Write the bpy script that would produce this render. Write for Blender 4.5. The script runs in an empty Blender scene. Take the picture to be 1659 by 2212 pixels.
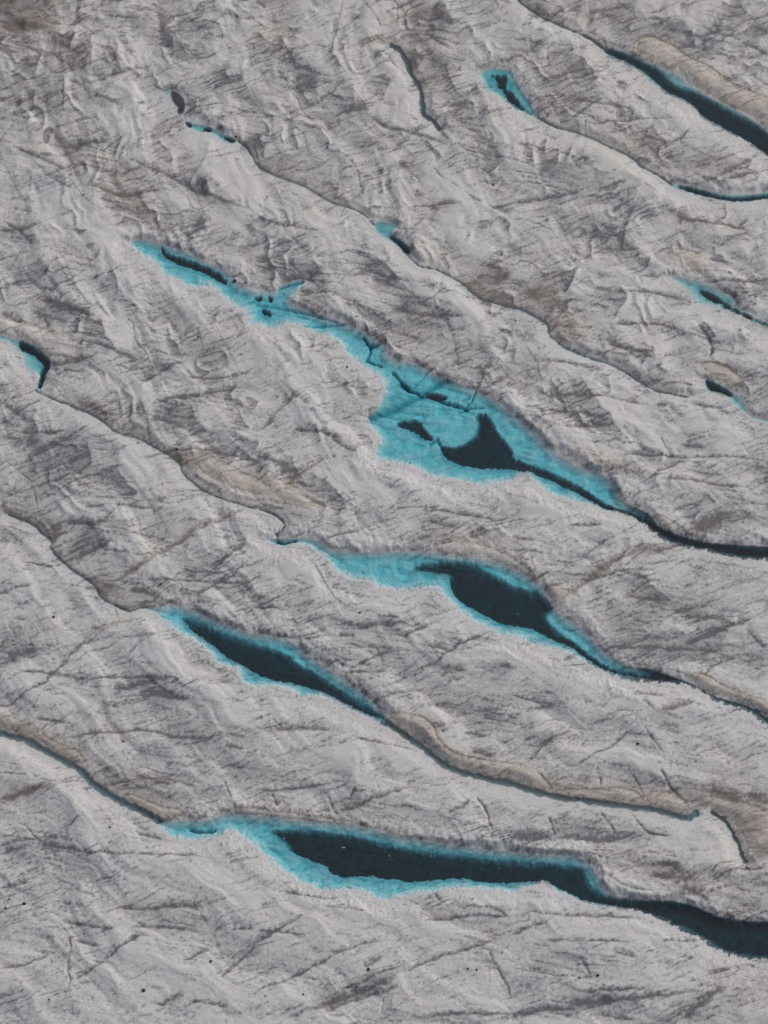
import bpy, math, random
import numpy as np

random.seed(7)
rng = np.random.RandomState(11)
f32 = np.float32
scene = bpy.context.scene
col = scene.collection

# ------------------------------------------------------------------ camera
CAM_H = 1000.0
DEP = math.radians(40.0)
VFOV = math.radians(22.0)
cam_data = bpy.data.cameras.new("camera")
cam_data.sensor_fit = 'VERTICAL'
cam_data.angle = VFOV
cam_data.clip_start = 1.0
cam_data.clip_end = 200000.0
cam = bpy.data.objects.new("camera", cam_data)
cam.location = (0, 0, CAM_H)
cam.rotation_euler = (math.pi / 2 - DEP, 0, 0)
col.objects.link(cam)
scene.camera = cam

# ------------------------------------------------------------------ light
SUN_EL = math.radians(36.0)
SUN_AZ = math.radians(48.0)          # from +Y towards +X
world = bpy.data.worlds.new("World")
scene.world = world
world.use_nodes = True
nt = world.node_tree
bg = nt.nodes['Background']
sky = nt.nodes.new('ShaderNodeTexSky')
sky.sky_type = 'NISHITA'
sky.sun_disc = False
sky.sun_elevation = SUN_EL
sky.sun_rotation = SUN_AZ
sky.air_density = 1.0
sky.dust_density = 4.0
sky.ozone_density = 1.0
hs = nt.nodes.new('ShaderNodeHueSaturation')
hs.inputs['Saturation'].default_value = 0.62
nt.links.new(sky.outputs[0], hs.inputs['Color'])
nt.links.new(hs.outputs[0], bg.inputs[0])
bg.inputs[1].default_value = 0.10
sd = bpy.data.lights.new("sun", 'SUN')
sd.energy = 1.3
sd.angle = math.radians(26)
sd.color = (1.0, 0.975, 0.945)
sun = bpy.data.objects.new("sun", sd)
sun.rotation_euler = (math.pi / 2 - SUN_EL, 0, math.pi - SUN_AZ)
col.objects.link(sun)
scene.view_settings.view_transform = 'Standard'
scene.view_settings.look = 'None'
scene.view_settings.gamma = 1.0
scene.view_settings.use_curve_mapping = False
scene.view_settings.exposure = -0.13

# ------------------------------------------------------------------ ground coordinates
# survey coordinates (u, v) of a 1659 x 2212 sheet; a fixed homography lays them on the ground plane
FOC = 1106.0 / math.tan(VFOV / 2)
CD, SD_ = math.cos(DEP), math.sin(DEP)


def ground(u, v):
    x = (u - 829.5) / FOC
    y = -(v - 1106.0) / FOC
    dz = -SD_ + y * CD
    t = CAM_H / -dz
    return x * t, (CD + y * SD_) * t


def T(c, r, *p):
    """traced points from a sheet quarter: column c, row r"""
    return [(553.0 * c + p[i] / 3.0, 553.0 * r + p[i + 1] / 3.0) for i in range(0, len(p), 2)]


STEP = 2.12
M = 150
cu = np.arange(-M, 1659 + M + STEP, STEP)
cv = np.arange(-M, 2212 + M + STEP, STEP)


def outer(a, b, n):
    k = np.linspace(0, 1, n + 1)[1:]
    return a + (b - a) * (k ** 2.2)


gu = np.concatenate([outer(cu[0], -7000, 60)[::-1], cu, outer(cu[-1], 8600, 60)]).astype(np.float64)
gv = np.concatenate([outer(cv[0], -3480, 60)[::-1], cv, outer(cv[-1], 5200, 24)]).astype(np.float64)
NU, NV = len(gu), len(gv)
U, V = np.meshgrid(gu, gv)
WX, WY = ground(U, V)
U32, V32 = U.astype(f32), V.astype(f32)
X32, Y32 = WX.astype(f32), WY.astype(f32)

# ------------------------------------------------------------------ noise
PERM = rng.permutation(256).astype(np.int32)
PERM = np.concatenate([PERM, PERM])
ang = np.linspace(0, 2 * np.pi, 32, endpoint=False)
GX, GY = np.cos(ang).astype(f32), np.sin(ang).astype(f32)


def pn(x, y, seed=0):
    x = x + f32(seed * 37.17)
    y = y + f32(seed * 71.93)
    xi = np.floor(x)
    yi = np.floor(y)
    fx = x - xi
    fy = y - yi
    xi = xi.astype(np.int32) & 255
    yi = yi.astype(np.int32) & 255
    x1 = (xi + 1) & 255
    y1 = (yi + 1) & 255
    ux = fx * fx * fx * (fx * (fx * 6 - 15) + 10)
    uy = fy * fy * fy * (fy * (fy * 6 - 15) + 10)

    def g(ix, iy, dx, dy):
        h = PERM[PERM[ix] + iy] & 31
        return GX[h] * dx + GY[h] * dy
    a = g(xi, yi, fx, fy)
    b = g(x1, yi, fx - 1, fy)
    c = g(xi, y1, fx, fy - 1)
    d = g(x1, y1, fx - 1, fy - 1)
    ab = a + ux * (b - a)
    cd = c + ux * (d - c)
    return (ab + uy * (cd - ab)) * f32(1.5)


def fbm(x, y, octv, seed, gain=0.5):
    s = 0
    amp = 1.0
    for o in range(octv):
        s = s + amp * pn(x * f32(2.03 ** o), y * f32(2.03 ** o), seed + o * 3)
        amp *= gain
    return s


def ss(a, b, x):
    t = np.clip((x - a) / (b - a), 0, 1)
    return t * t * (3 - 2 * t)


def rot(x, y, deg):
    c, s = math.cos(math.radians(deg)), math.sin(math.radians(deg))
    return (x * c + y * s).astype(f32), (-x * s + y * c).astype(f32)


# ------------------------------------------------------------------ window + distance helpers
def window(pts, pad):
    us = [p[0] for p in pts]
    vs = [p[1] for p in pts]
    i0 = int(np.searchsorted(gu, min(us) - pad))
    i1 = int(np.searchsorted(gu, max(us) + pad))
    j0 = int(np.searchsorted(gv, min(vs) - pad))
    j1 = int(np.searchsorted(gv, max(vs) + pad))
    return slice(max(j0, 0), max(j1, j0 + 1)), slice(max(i0, 0), max(i1, i0 + 1))


def smooth_line(pts, n=2, closed=False):
    p = np.array(pts, float)
    for _ in range(n):
        if closed:
            q = np.roll(p, -1, axis=0)
            a = p * .75 + q * .25
            b = p * .25 + q * .75
            p = np.stack([a, b], 1).reshape(-1, 2)
        else:
            a = p[:-1] * .75 + p[1:] * .25
            b = p[:-1] * .25 + p[1:] * .75
            m = np.stack([a, b], 1).reshape(-1, 2)
            p = np.vstack([p[:1], m[1:-1] if len(m) > 2 else m, p[-1:]])
    return p


def poly_dist(u, v, pts, closed):
    """distance, side (+ = right-hand / upper side for a line drawn left to right), parameter, outward vector"""
    p = np.asarray(pts, float)
    q = np.roll(p, -1, axis=0) if closed else p[1:]
    if not closed:
        p = p[:-1]
    best = np.full(u.shape, 1e18)
    side = np.zeros(u.shape)
    par = np.zeros(u.shape)
    nx = np.zeros(u.shape)
    ny = np.zeros(u.shape)
    L = np.hypot(*(q - p).T)
    cum = np.concatenate([[0], np.cumsum(L)])
    tot = cum[-1]
    for k in range(len(p)):
        ax, ay = p[k]
        dx, dy = q[k] - p[k]
        l2 = dx * dx + dy * dy + 1e-9
        t = np.clip(((u - ax) * dx + (v - ay) * dy) / l2, 0, 1)
        ex = u - (ax + t * dx)
        ey = v - (ay + t * dy)
        d2 = ex * ex + ey * ey
        m = d2 < best
        best[m] = d2[m]
        side[m] = (dy * ex - dx * ey)[m]
        par[m] = ((cum[k] + t * L[k]) / tot)[m]
        nx[m] = ex[m]
        ny[m] = ey[m]
    d = np.sqrt(best)
    return d, np.sign(side), par, nx, ny


def inside(u, v, pts):
    p = np.asarray(pts, float)
    q = np.roll(p, -1, axis=0)
    r = np.zeros(u.shape, bool)
    for k in range(len(p)):
        x1, y1 = p[k]
        x2, y2 = q[k]
        if y1 == y2:
            continue
        c = ((y1 > v) != (y2 > v)) & (u < (x2 - x1) * (v - y1) / (y2 - y1) + x1)
        r ^= c
    return r


def sdf(u, v, pts):
    """signed distance, positive outside; and how far the nearest shore faces up-right"""
    d, _, _, nx, ny = poly_dist(u, v, pts, True)
    ins = inside(u, v, pts)
    s = np.where(ins, -d, d)
    n = np.maximum(d, 1e-6)
    fx = nx / n * np.sign(s)
    fy = ny / n * np.sign(s)
    return s, fx * 0.5 - fy * 0.86


# ------------------------------------------------------------------ traced survey data
PONDS = []   # name-label, outline, deeps, pond kind


def pond(label, outline, deeps, rag=1.0, teal=0.0):
    PONDS.append(dict(shr=(2.0 if len(outline) < 24 and teal in (.4, .7) else 0.0), label=label, o=outline, d=deeps, rag=rag, teal=teal))


pond('long turquoise meltwater pond across the centre with a dark hole and narrow right outlet',
     [(280, 533), (283, 520), (310, 514), (345, 525), (400, 543), (450, 568), (478, 581), (500, 596), (512, 615), (545, 628),
      (575, 630), (592, 630), (612, 612), (636, 605), (672, 602), (653, 620), (630, 640), (623, 656), (663, 670), (686, 681), (720, 691),
      (750, 700), (780, 716), (813, 735), (836, 753), (833, 770), (860, 781), (890, 783), (923, 798), (953, 815),
      (970, 820), (1003, 835), (1036, 846), (1066, 863), (1100, 890), (1130, 915), (1156, 936), (1189, 973), (1209, 986),
      (1249, 1010), (1293, 1020), (1319, 1036), (1339, 1080), (1366, 1093), (1396, 1106), (1410, 1118), (1426, 1140),
      (1459, 1153), (1496, 1165), (1539, 1174), (1659, 1180), (1760, 1184), (1760, 1212), (1659, 1208), (1606, 1208), (1556, 1199), (1523, 1188),
      (1479, 1183), (1439, 1169), (1419, 1154), (1396, 1138), (1379, 1123), (1339, 1108), (1306, 1100), (1256, 1086),
      (1206, 1076), (1173, 1060), (1149, 1033), (1133, 1020), (1116, 1033), (1103, 1043), (1073, 1043), (1033, 1050),
      (980, 1036), (936, 1033), (913, 1020), (886, 1003), (853, 1003), (820, 996), (806, 976), (820, 953), (806, 930),
      (786, 906), (810, 886), (820, 863), (833, 840), (820, 810), (786, 796), (760, 776), (743, 760), (736, 740),
      (713, 726), (686, 723), (653, 706), (626, 696), (610, 708), (583, 710), (553, 701), (537, 696), (537, 676),
      (500, 656), (477, 636), (457, 620), (433, 616), (427, 626), (400, 616), (373, 600), (353, 596), (343, 573),
      (313, 556)],
     [[(949, 963), (976, 968), (1003, 961), (1026, 943), (1036, 920), (1026, 896), (1043, 891), (1063, 906), (1073, 933),
       (1093, 956), (1106, 975), (1106, 990), (1139, 1003), (1173, 1013), (1216, 1033), (1256, 1053), (1283, 1073), (1319, 1097),
       (1366, 1110), (1400, 1126), (1433, 1152), (1506, 1172), (1600, 1188), (1659, 1192), (1760, 1196), (1760, 1208), (1659, 1206),
       (1606, 1204), (1539, 1188), (1479, 1178), (1439, 1166), (1399, 1134), (1339, 1107), (1313, 1102), (1286, 1090), (1246, 1064),
       (1206, 1046), (1156, 1022), (1106, 1015), (1073, 1010), (1033, 1013), (1000, 1005), (973, 996), (956, 980)],
      [(912, 848), (940, 849), (960, 853), (968, 860), (950, 864), (930, 860)],
      [(853, 916), (873, 908), (906, 909), (915, 926), (938, 948), (924, 951), (903, 936), (873, 923)],
      [(345, 531), (360, 549), (393, 558), (427, 571), (460, 584), (477, 594), (493, 616), (473, 607), (447, 590), (413, 579),
       (377, 568), (352, 551)],
      [(564, 664), (586, 674), (584, 684), (568, 677)], [(549, 642), (562, 640), (564, 648), (552, 650)], [(578, 642), (590, 643), (590, 652), (580, 651)]])
pond('turquoise meltwater pond below the long central one, broad dark deep in its right half',
     [(566, 1163), (596, 1164), (636, 1161), (676, 1164), (700, 1177), (726, 1191), (760, 1193), (806, 1193), (846, 1192), (886, 1190),
      (920, 1192), (986, 1201), (1036, 1207), (1073, 1214), (1106, 1229), (1139, 1244), (1166, 1264), (1179, 1279),
      (1186, 1296), (1201, 1318), (1223, 1336), (1256, 1359), (1283, 1383), (1296, 1403), (1333, 1426), (1359, 1440),
      (1406, 1443), (1439, 1456), (1479, 1471), (1499, 1479), (1539, 1503), (1589, 1517), (1626, 1527), (1659, 1551),
      (1720, 1590), (1720, 1612), (1659, 1570), (1633, 1548), (1606, 1531), (1556, 1519), (1506, 1489), (1479, 1478), (1433, 1474), (1393, 1474),
      (1339, 1466), (1306, 1453), (1256, 1429), (1239, 1413), (1199, 1403), (1149, 1389), (1106, 1373), (1086, 1373),
      (1063, 1363), (1016, 1339), (976, 1306), (953, 1283), (936, 1269), (906, 1269), (883, 1276), (853, 1276),
      (833, 1269), (813, 1266), (800, 1253), (770, 1253), (740, 1243), (716, 1229), (713, 1213), (686, 1195),
      (663, 1178), (636, 1175), (610, 1183), (586, 1176)],
     [[(890, 1226), (920, 1216), (970, 1214), (1020, 1219), (1053, 1236), (1086, 1253), (1106, 1266), (1139, 1276),
       (1166, 1283), (1186, 1306), (1196, 1319), (1178, 1328), (1183, 1346), (1216, 1373), (1256, 1403), (1289, 1429),
       (1333, 1453), (1389, 1463), (1419, 1459), (1456, 1468), (1490, 1478), (1439, 1473), (1399, 1470), (1346, 1463), (1299, 1448),
       (1273, 1432), (1239, 1402), (1199, 1386), (1169, 1369), (1139, 1356), (1106, 1353), (1079, 1346), (1053, 1333),
       (1013, 1313), (986, 1293), (973, 1273), (973, 1246), (953, 1243), (923, 1236), (896, 1236)]])
pond('slender dark meltwater pond with thin turquoise rim, below the brown diagonal streak',
     [(320, 1313), (350, 1310), (373, 1305), (400, 1314), (433, 1325), (467, 1344), (500, 1355), (533, 1367), (553, 1371),
      (586, 1374), (620, 1381), (646, 1397), (666, 1417), (696, 1437), (736, 1464), (770, 1487), (806, 1517), (834, 1546),
      (830, 1563), (806, 1556), (780, 1543), (753, 1529), (720, 1513), (693, 1503), (663, 1503), (633, 1513),
      (643, 1496), (620, 1486), (586, 1483), (553, 1486), (533, 1479), (510, 1459), (513, 1439), (493, 1443),
      (460, 1429), (450, 1403), (417, 1383), (383, 1366), (353, 1343), (330, 1326)],
     [[(385, 1333), (430, 1345), (467, 1365), (507, 1378), (553, 1395), (586, 1399), (620, 1416), (643, 1436), (680, 1453),
       (720, 1483), (760, 1506), (800, 1533), (833, 1552), (830, 1561), (778, 1540), (720, 1509), (680, 1490), (636, 1479),
       (586, 1469), (560, 1460), (533, 1444), (493, 1424), (467, 1400), (433, 1380), (407, 1356)]])
pond('lowest meltwater pond, long dark pool with turquoise shelf and a squared right end',
     [(343, 1774), (400, 1772), (440, 1774), (467, 1762), (500, 1758), (553, 1761), (620, 1770), (686, 1775), (753, 1781), (803, 1791),
      (853, 1806), (920, 1818), (1020, 1831), (1106, 1841), (1173, 1847), (1239, 1848), (1266, 1858), (1286, 1882),
      (1303, 1919), (1316, 1934), (1346, 1940), (1406, 1945), (1473, 1947), (1523, 1966), (1556, 1982), (1606, 1988),
      (1659, 1992), (1760, 1998), (1760, 2085), (1659, 2074), (1606, 2069), (1573, 2061), (1539, 2044), (1516, 2028), (1473, 2011), (1439, 1991),
      (1406, 1975), (1339, 1963), (1273, 1955), (1239, 1943), (1206, 1929), (1186, 1912), (1163, 1906), (1133, 1922),
      (1106, 1929), (1090, 1926), (1053, 1922), (986, 1919), (953, 1926), (886, 1932), (853, 1942), (813, 1946),
      (796, 1929), (753, 1922), (703, 1926), (653, 1909), (613, 1886), (586, 1862), (553, 1829), (527, 1812),
      (500, 1792), (467, 1812), (417, 1816), (367, 1809), (350, 1792)],
     [[(576, 1794), (653, 1792), (720, 1801), (770, 1808), (820, 1821), (886, 1836), (986, 1849), (1106, 1862), (1173, 1866),
       (1239, 1871), (1261, 1879), (1269, 1902), (1283, 1926), (1319, 1944), (1406, 1957), (1473, 1962), (1516, 1974), (1556, 1991), (1600, 1998), (1659, 2002), (1760, 2008), (1760, 2078), (1659, 2069), (1590, 2060), (1545, 2042), (1506, 2014), (1456, 1996), (1399, 1972), (1333, 1961), (1273, 1952), (1233, 1934), (1199, 1917), (1173, 1904),
       (1106, 1909), (1053, 1906), (986, 1897), (936, 1902), (873, 1907), (860, 1899), (836, 1899), (793, 1892), (740, 1897),
       (713, 1886), (706, 1872), (670, 1859), (630, 1841), (613, 1819), (593, 1806)]])
pond('dark blue meltwater pond in the top right corner under a long smooth tan snow bank',
     [(1303, 103), (1323, 105), (1353, 115), (1389, 134), (1423, 143), (1459, 157), (1499, 191), (1539, 214), (1589, 235), (1626, 258),
      (1659, 286), (1760, 360), (1760, 410), (1659, 340), (1626, 321), (1619, 307), (1566, 283), (1516, 257), (1496, 230), (1463, 213), (1426, 197),
      (1406, 180), (1389, 163), (1366, 143), (1339, 133), (1306, 117)],
     [[(1303, 104), (1323, 106), (1353, 117), (1389, 137), (1420, 152), (1440, 172), (1462, 190), (1499, 201), (1539, 222), (1589, 250), (1626, 268), (1659, 290), (1760, 364),
       (1760, 408), (1659, 338), (1629, 318), (1569, 283), (1519, 257), (1496, 229), (1463, 212), (1436, 200), (1415, 178), (1392, 160), (1366, 144), (1339, 133), (1306, 117)]],
     rag=0.7, teal=0.95)
pond('small teal meltwater pond with notched dark middle, left of the top right pond',
     [(1033, 163), (1046, 150), (1073, 147), (1106, 150), (1113, 170), (1126, 193), (1143, 217), (1153, 237), (1163, 253),
      (1149, 253), (1126, 240), (1106, 230), (1093, 223), (1076, 203), (1056, 200), (1046, 183)],
     [[(1053, 163), (1093, 160), (1096, 170), (1090, 190), (1106, 200), (1116, 213), (1129, 230), (1148, 246), (1150, 252),
       (1130, 240), (1106, 227), (1093, 215), (1088, 197), (1073, 190), (1073, 175)]], teal=0.4)
pond('tiny dark pool with a teal left edge in a broken hollow at the upper left',
     [(353, 203), (363, 193), (380, 196), (397, 211), (404, 230), (399, 250), (390, 258), (381, 250), (383, 237), (370, 240),
      (357, 227)],
     [[(368, 200), (383, 200), (397, 215), (403, 230), (398, 250), (388, 256), (382, 248), (384, 237), (376, 230), (367, 213)]], rag=.5, teal=0.5)
pond('curved sliver of teal water below the tiny dark pool at the upper left',
     [(400, 262), (413, 266), (433, 267), (457, 275), (480, 288), (500, 299), (517, 304), (500, 312), (477, 303), (460, 288),
      (440, 288), (413, 280), (401, 271)],
     [[(400, 263), (413, 268), (412, 278), (402, 270)], [(440, 276), (458, 281), (455, 286), (438, 284)], [(483, 296), (515, 304), (500, 310), (486, 302)]], rag=.5, teal=0.6)
pond('small pale teal pond with a dark pointed tail, above the long central pond',
     [(806, 483), (826, 477), (850, 481), (860, 490), (848, 500), (850, 508), (870, 523), (888, 537), (887, 553), (876, 552), (863, 534),
      (840, 519), (820, 511), (810, 497)],
     [[(836, 508), (850, 509), (870, 524), (887, 538), (885, 552), (876, 550), (863, 533), (842, 518)]], rag=.6, teal=0.7)
pond('teal meltwater pond tapering to a dark tail at the right edge below a tan patch',
     [(1446, 600), (1466, 596), (1493, 604), (1506, 602), (1539, 621), (1573, 634), (1589, 650), (1585, 661), (1613, 674), (1639, 691),
      (1659, 698), (1740, 730), (1740, 742), (1659, 709), (1639, 704), (1606, 687), (1579, 674), (1549, 664), (1513, 660), (1493, 640), (1469, 616),
      (1456, 608)],
     [[(1505, 622), (1539, 634), (1566, 651), (1583, 668), (1613, 681), (1653, 700), (1740, 732), (1740, 739), (1655, 706), (1606, 685), (1573, 669), (1549, 658),
       (1523, 645)]], teal=0.7)
pond('small dark wedge of meltwater beside an oval tan snow patch at the right edge',
     [(1519, 816), (1549, 826), (1573, 840), (1599, 858), (1614, 873), (1611, 884), (1628, 898), (1659, 904), (1740, 915), (1740, 926), (1659, 915),
      (1626, 907), (1603, 892), (1583, 874), (1566, 857), (1529, 849), (1489, 859), (1524, 845), (1519, 830)],
     [[(1519, 819), (1545, 828), (1570, 843), (1590, 860), (1575, 860), (1560, 851), (1530, 846)]], rag=.7, teal=0.7)
pond('hooked dark and pale blue melt pool at the left edge under a tan snow bank',
     [(-60, 700), (0, 722), (20, 728), (43, 733), (67, 744), (90, 761), (108, 775), (113, 790), (102, 806), (95, 830), (85, 845), (79, 838),
      (84, 816), (67, 806), (50, 793), (48, 773), (37, 760), (20, 743), (0, 735), (-60, 715)],
     [[(40, 736), (67, 748), (90, 763), (109, 780), (108, 793), (98, 813), (88, 841), (81, 838), (88, 806), (95, 790), (84, 775),
       (67, 763), (43, 757)]], rag=.8, teal=0.5)
pond('blue sickle of meltwater curving out of the right edge near the top',
     [(1449, 396), (1473, 396), (1506, 405), (1539, 415), (1589, 420), (1626, 418), (1659, 413), (1740, 400), (1740, 420), (1659, 432), (1626, 437),
      (1589, 440), (1553, 434), (1506, 423), (1459, 411)],
     [[(1459, 401), (1506, 411), (1549, 424), (1589, 430), (1659, 422), (1740, 408), (1740, 416), (1659, 430), (1589, 437), (1546, 431), (1476, 413)]],
     rag=.6, teal=0.6)

# channels: label, points, width, water colour key, darkness
STREAMS = []


def stream(label, pts, w, kind='slate', depth=1.0, water=True, cat='stream'):
    STREAMS.append(dict(label=label, p=pts, w=w, kind=kind, depth=depth, water=water, cat=cat))


stream('slate grey meltwater river from the lower left edge to the bottom pond',
       [(-80, 1570), (0, 1583), (20, 1589), (57, 1598), (90, 1617), (130, 1639), (165, 1657), (180, 1670), (197, 1690), (227, 1712), (277, 1739), (317, 1759), (338, 1771), (365, 1785)], 15, 'slate', 1.2)
stream('dark meltwater river winding right from the slender pond below smooth snow banks',
       [(800, 1540), (820, 1555), (838, 1564), (853, 1574), (886, 1597), (909, 1610), (936, 1634), (960, 1653), (996, 1668), (1036, 1679), (1106, 1692), (1156, 1711), (1206, 1722), (1273, 1729), (1323, 1739), (1389, 1745), (1439, 1754), (1483, 1770), (1506, 1758)], 14, 'slate', 1.5)
stream('thin meltwater rill wandering down the left side into the slender dark pond',
       [(20, 1113), (73, 1133), (90, 1153), (107, 1163), (107, 1186), (130, 1209), (157, 1233), (183, 1249), (207, 1266), (217, 1293), (240, 1303), (267, 1319), (287, 1319), (300, 1311), (319, 1312), (345, 1322)], 5, 'slate', .8)
stream('narrow meltwater brook running from the hooked left pool towards the second pond',
       [(80, 846), (113, 863), (160, 880), (200, 896), (227, 913), (250, 936), (300, 946), (327, 963), (360, 980), (387, 1000), (393, 1020), (417, 1043), (443, 1063), (483, 1080), (520, 1090), (556, 1100), (596, 1113), (614, 1133), (600, 1146), (597, 1162), (600, 1172)], 5, 'slate', .8)
stream('water filled crevasse, dark and jagged, at the top centre',
       [(843, 97), (870, 110), (876, 133), (890, 163), (906, 190), (915, 217), (911, 247), (936, 260), (950, 280)], 10, 'dark', 1.2)
stream('thin rill joining the teal sliver to the small pale teal pond',
       [(517, 306), (540, 330), (553, 360), (573, 370), (613, 387), (653, 400), (686, 420), (713, 437), (753, 450), (780, 460), (803, 482), (818, 492)], 4, 'slate', .6)
stream('grey meltwater brook from the pale teal pond to the dark wedge at the right edge',
       [(876, 540), (884, 555), (900, 573), (920, 580), (946, 583), (970, 596), (1000, 613), (1020, 633), (1043, 650), (1073, 656), (1103, 665), (1126, 668), (1149, 680), (1166, 691), (1184, 703), (1187, 723), (1206, 743), (1239, 760), (1279, 776), (1313, 786), (1339, 796), (1373, 820), (1406, 840), (1439, 850), (1473, 857), (1488, 858)], 6, 'slate', .8)
stream('dark narrow channel running down the upper right to the top right pond',
       [(1095, -40), (1120, 0), (1133, 13), (1173, 40), (1223, 60), (1266, 80), (1302, 104), (1320, 118)], 5, 'dark', .8)
stream('meltwater brook linking the notched small pond and the blue sickle of water',
       [(1145, 240), (1160, 255), (1193, 273), (1223, 282), (1249, 287), (1286, 303), (1323, 320), (1366, 340), (1383, 360), (1423, 380), (1448, 398), (1470, 408)], 6, 'slate', .8)
stream('short dark channel between brown snow heaps at the lower right edge',
       [(1539, 1756), (1566, 1772), (1583, 1799), (1599, 1832), (1608, 1860)], 8, 'dark', 1.0)

# smooth tan snow banks
DRIFTS = [
    ('long smooth tan snow bank above the top right pond', [(1373, 103), (1379, 83), (1406, 78), (1456, 100), (1483, 124), (1539, 154), (1589, 187), (1626, 203), (1659, 217), (1760, 270), (1760, 345), (1659, 272), (1626, 250), (1573, 226), (1523, 200), (1499, 181), (1473, 152), (1423, 134), (1389, 117)], 3.0),
    ('small square tan snow patch above the tapering teal pond at the right', [(1450, 545), (1466, 541), (1499, 545), (1523, 560), (1521, 596), (1499, 590), (1479, 573)], 1.6),
    ('oval tan snow patch beside the dark wedge of water at the right edge', [(1513, 786), (1549, 788), (1589, 808), (1607, 826), (1588, 836), (1546, 820), (1517, 804)], 1.6),
    ('tan snow bank with a ringed pale middle at the left edge', [(-50, 680), (10, 693), (50, 700), (87, 710), (123, 723), (157, 740), (193, 760), (157, 770), (120, 776), (100, 763), (67, 736), (20, 710), (-50, 700)], 1.8),
    ('elongated tan snow bank in the left half between the narrow brook and grey ice', [(425, 990), (437, 982), (467, 996), (510, 1016), (553, 1034), (590, 1062), (585, 1078), (553, 1070), (517, 1063), (467, 1042), (430, 1020)], 1.8),
    ('flat tan snow tongue just right of the elongated tan bank', [(591, 1070), (593, 1062), (620, 1060), (653, 1074), (686, 1091), (712, 1106), (653, 1100), (613, 1093)], 1.2),
    ('winding tan snow bank along the river below the slender dark pond', [(836, 1548), (870, 1545), (913, 1555), (936, 1576), (946, 1606), (973, 1629), (1020, 1643), (1070, 1650), (1110, 1655), (1139, 1660), (1163, 1672), (1196, 1704), (1169, 1708), (1139, 1696), (1106, 1684), (1036, 1672), (1000, 1661), (962, 1644), (925, 1612), (890, 1588), (853, 1565)], 2.8),
    ('low tan snow ledge over the dark river, left one of two at the lower right', [(1197, 1706), (1249, 1710), (1306, 1704), (1346, 1704), (1387, 1718), (1386, 1734), (1323, 1731), (1256, 1724), (1206, 1718)], 2.0),
    ('low tan snow ledge over the dark river, right one of two at the lower right', [(1396, 1718), (1423, 1709), (1456, 1717), (1488, 1738), (1480, 1752), (1439, 1747), (1399, 1736)], 2.0),
    ('curved tan snow bank along the outlet of the second pond at the right edge', [(1490, 1459), (1523, 1460), (1556, 1484), (1606, 1503), (1639, 1512), (1659, 1524), (1700, 1555), (1700, 1575), (1659, 1547), (1626, 1526), (1573, 1508), (1529, 1495), (1505, 1480)], 2.2),
    ('small triangular tan snow patch on the right shore of the second pond', [(1181, 1264), (1203, 1271), (1219, 1281), (1243, 1281), (1223, 1296), (1205, 1310), (1197, 1311), (1185, 1292)], 1.4),
    ('thin tan snow strip where the lower left river reaches the bottom pond', [(268, 1713), (310, 1728), (347, 1745), (403, 1757), (397, 1768), (353, 1766), (327, 1752), (293, 1735)], 1.6),
    ('banded brown snow bank above the river at the lower left edge', [(-60, 1535), (0, 1551), (40, 1556), (77, 1573), (100, 1596), (133, 1610), (173, 1626), (184, 1648), (167, 1650), (130, 1630), (95, 1608), (57, 1590), (0, 1573), (-60, 1560)], 1.8),
    ('small tan snow lip at the outlet of the long central pond', [(1411, 1113), (1439, 1123), (1463, 1143), (1455, 1151), (1430, 1140)], 1.4),
    ('pale snow rim along the top shore of the second pond', [(926, 1186), (970, 1172), (1020, 1175), (1074, 1192), (1115, 1214), (1165, 1252), (1150, 1248), (1100, 1222), (1050, 1204), (990, 1192)], 1.6),
    ('thin pale snow rim along the top shore of the bottom pond', [(470, 1757), (520, 1748), (570, 1750), (640, 1762), (720, 1771), (780, 1782), (720, 1779), (640, 1770), (553, 1759)], 1.1),
    ('brown rounded snow heap in the corner of the two rivers at the lower right edge', [(1506, 1738), (1523, 1720), (1589, 1734), (1639, 1744), (1672, 1772), (1690, 1859), (1640, 1868), (1615, 1832), (1593, 1786), (1545, 1750)], 3.0),
]

# brown / dark / blue lines: (tile col,row, pts), width, dark, brown, carve
LINES = []


def ln(c, r, pts, w=2.5, dk=.55, br=0.0, carve=.25):
    LINES.append((T(c, r, *pts), w, dk, br, carve))


# steep open crevasses
for a in [(2, 3, (740, 0, 790, 60, 830, 120, 850, 180)), (2, 3, (950, 0, 1000, 80, 1040, 150, 1130, 220)), (2, 3, (550, 0, 570, 80, 585, 130)),
          (2, 3, (560, 260, 620, 340, 680, 440)), (2, 3, (760, 280, 810, 340, 860, 410, 930, 440, 1050, 445)), (2, 3, (230, 310, 265, 380, 280, 450)),
          (1, 3, (1410, 170, 1450, 220, 1490, 270, 1510, 350, 1530, 430)), (1, 3, (465, 180, 490, 250, 510, 300)), (1, 3, (640, 130, 610, 210)),
          (0, 3, (1450, 80, 1490, 180, 1530, 290)), 
          (2, 1, (1200, 440, 1260, 520, 1300, 590, 1290, 680)), (1, 3, (100, 170, 140, 260)), (2, 2, (850, 1400, 920, 1480, 980, 1570))]:
    ln(a[0], a[1], a[2], 2.8, .70, 0, .7)
ln(2, 1, (1200, 440, 1260, 520, 1300, 590, 1290, 680), 5, .8, 0, .8)
ln(1, 3, (1500, 1170, 1550, 1280, 1610, 1380, 1650, 1500), 2.6, .5, 0, .4)
ln(2, 3, (440, 1230, 480, 1300, 510, 1370), 3, .5, 0, .3)
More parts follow.
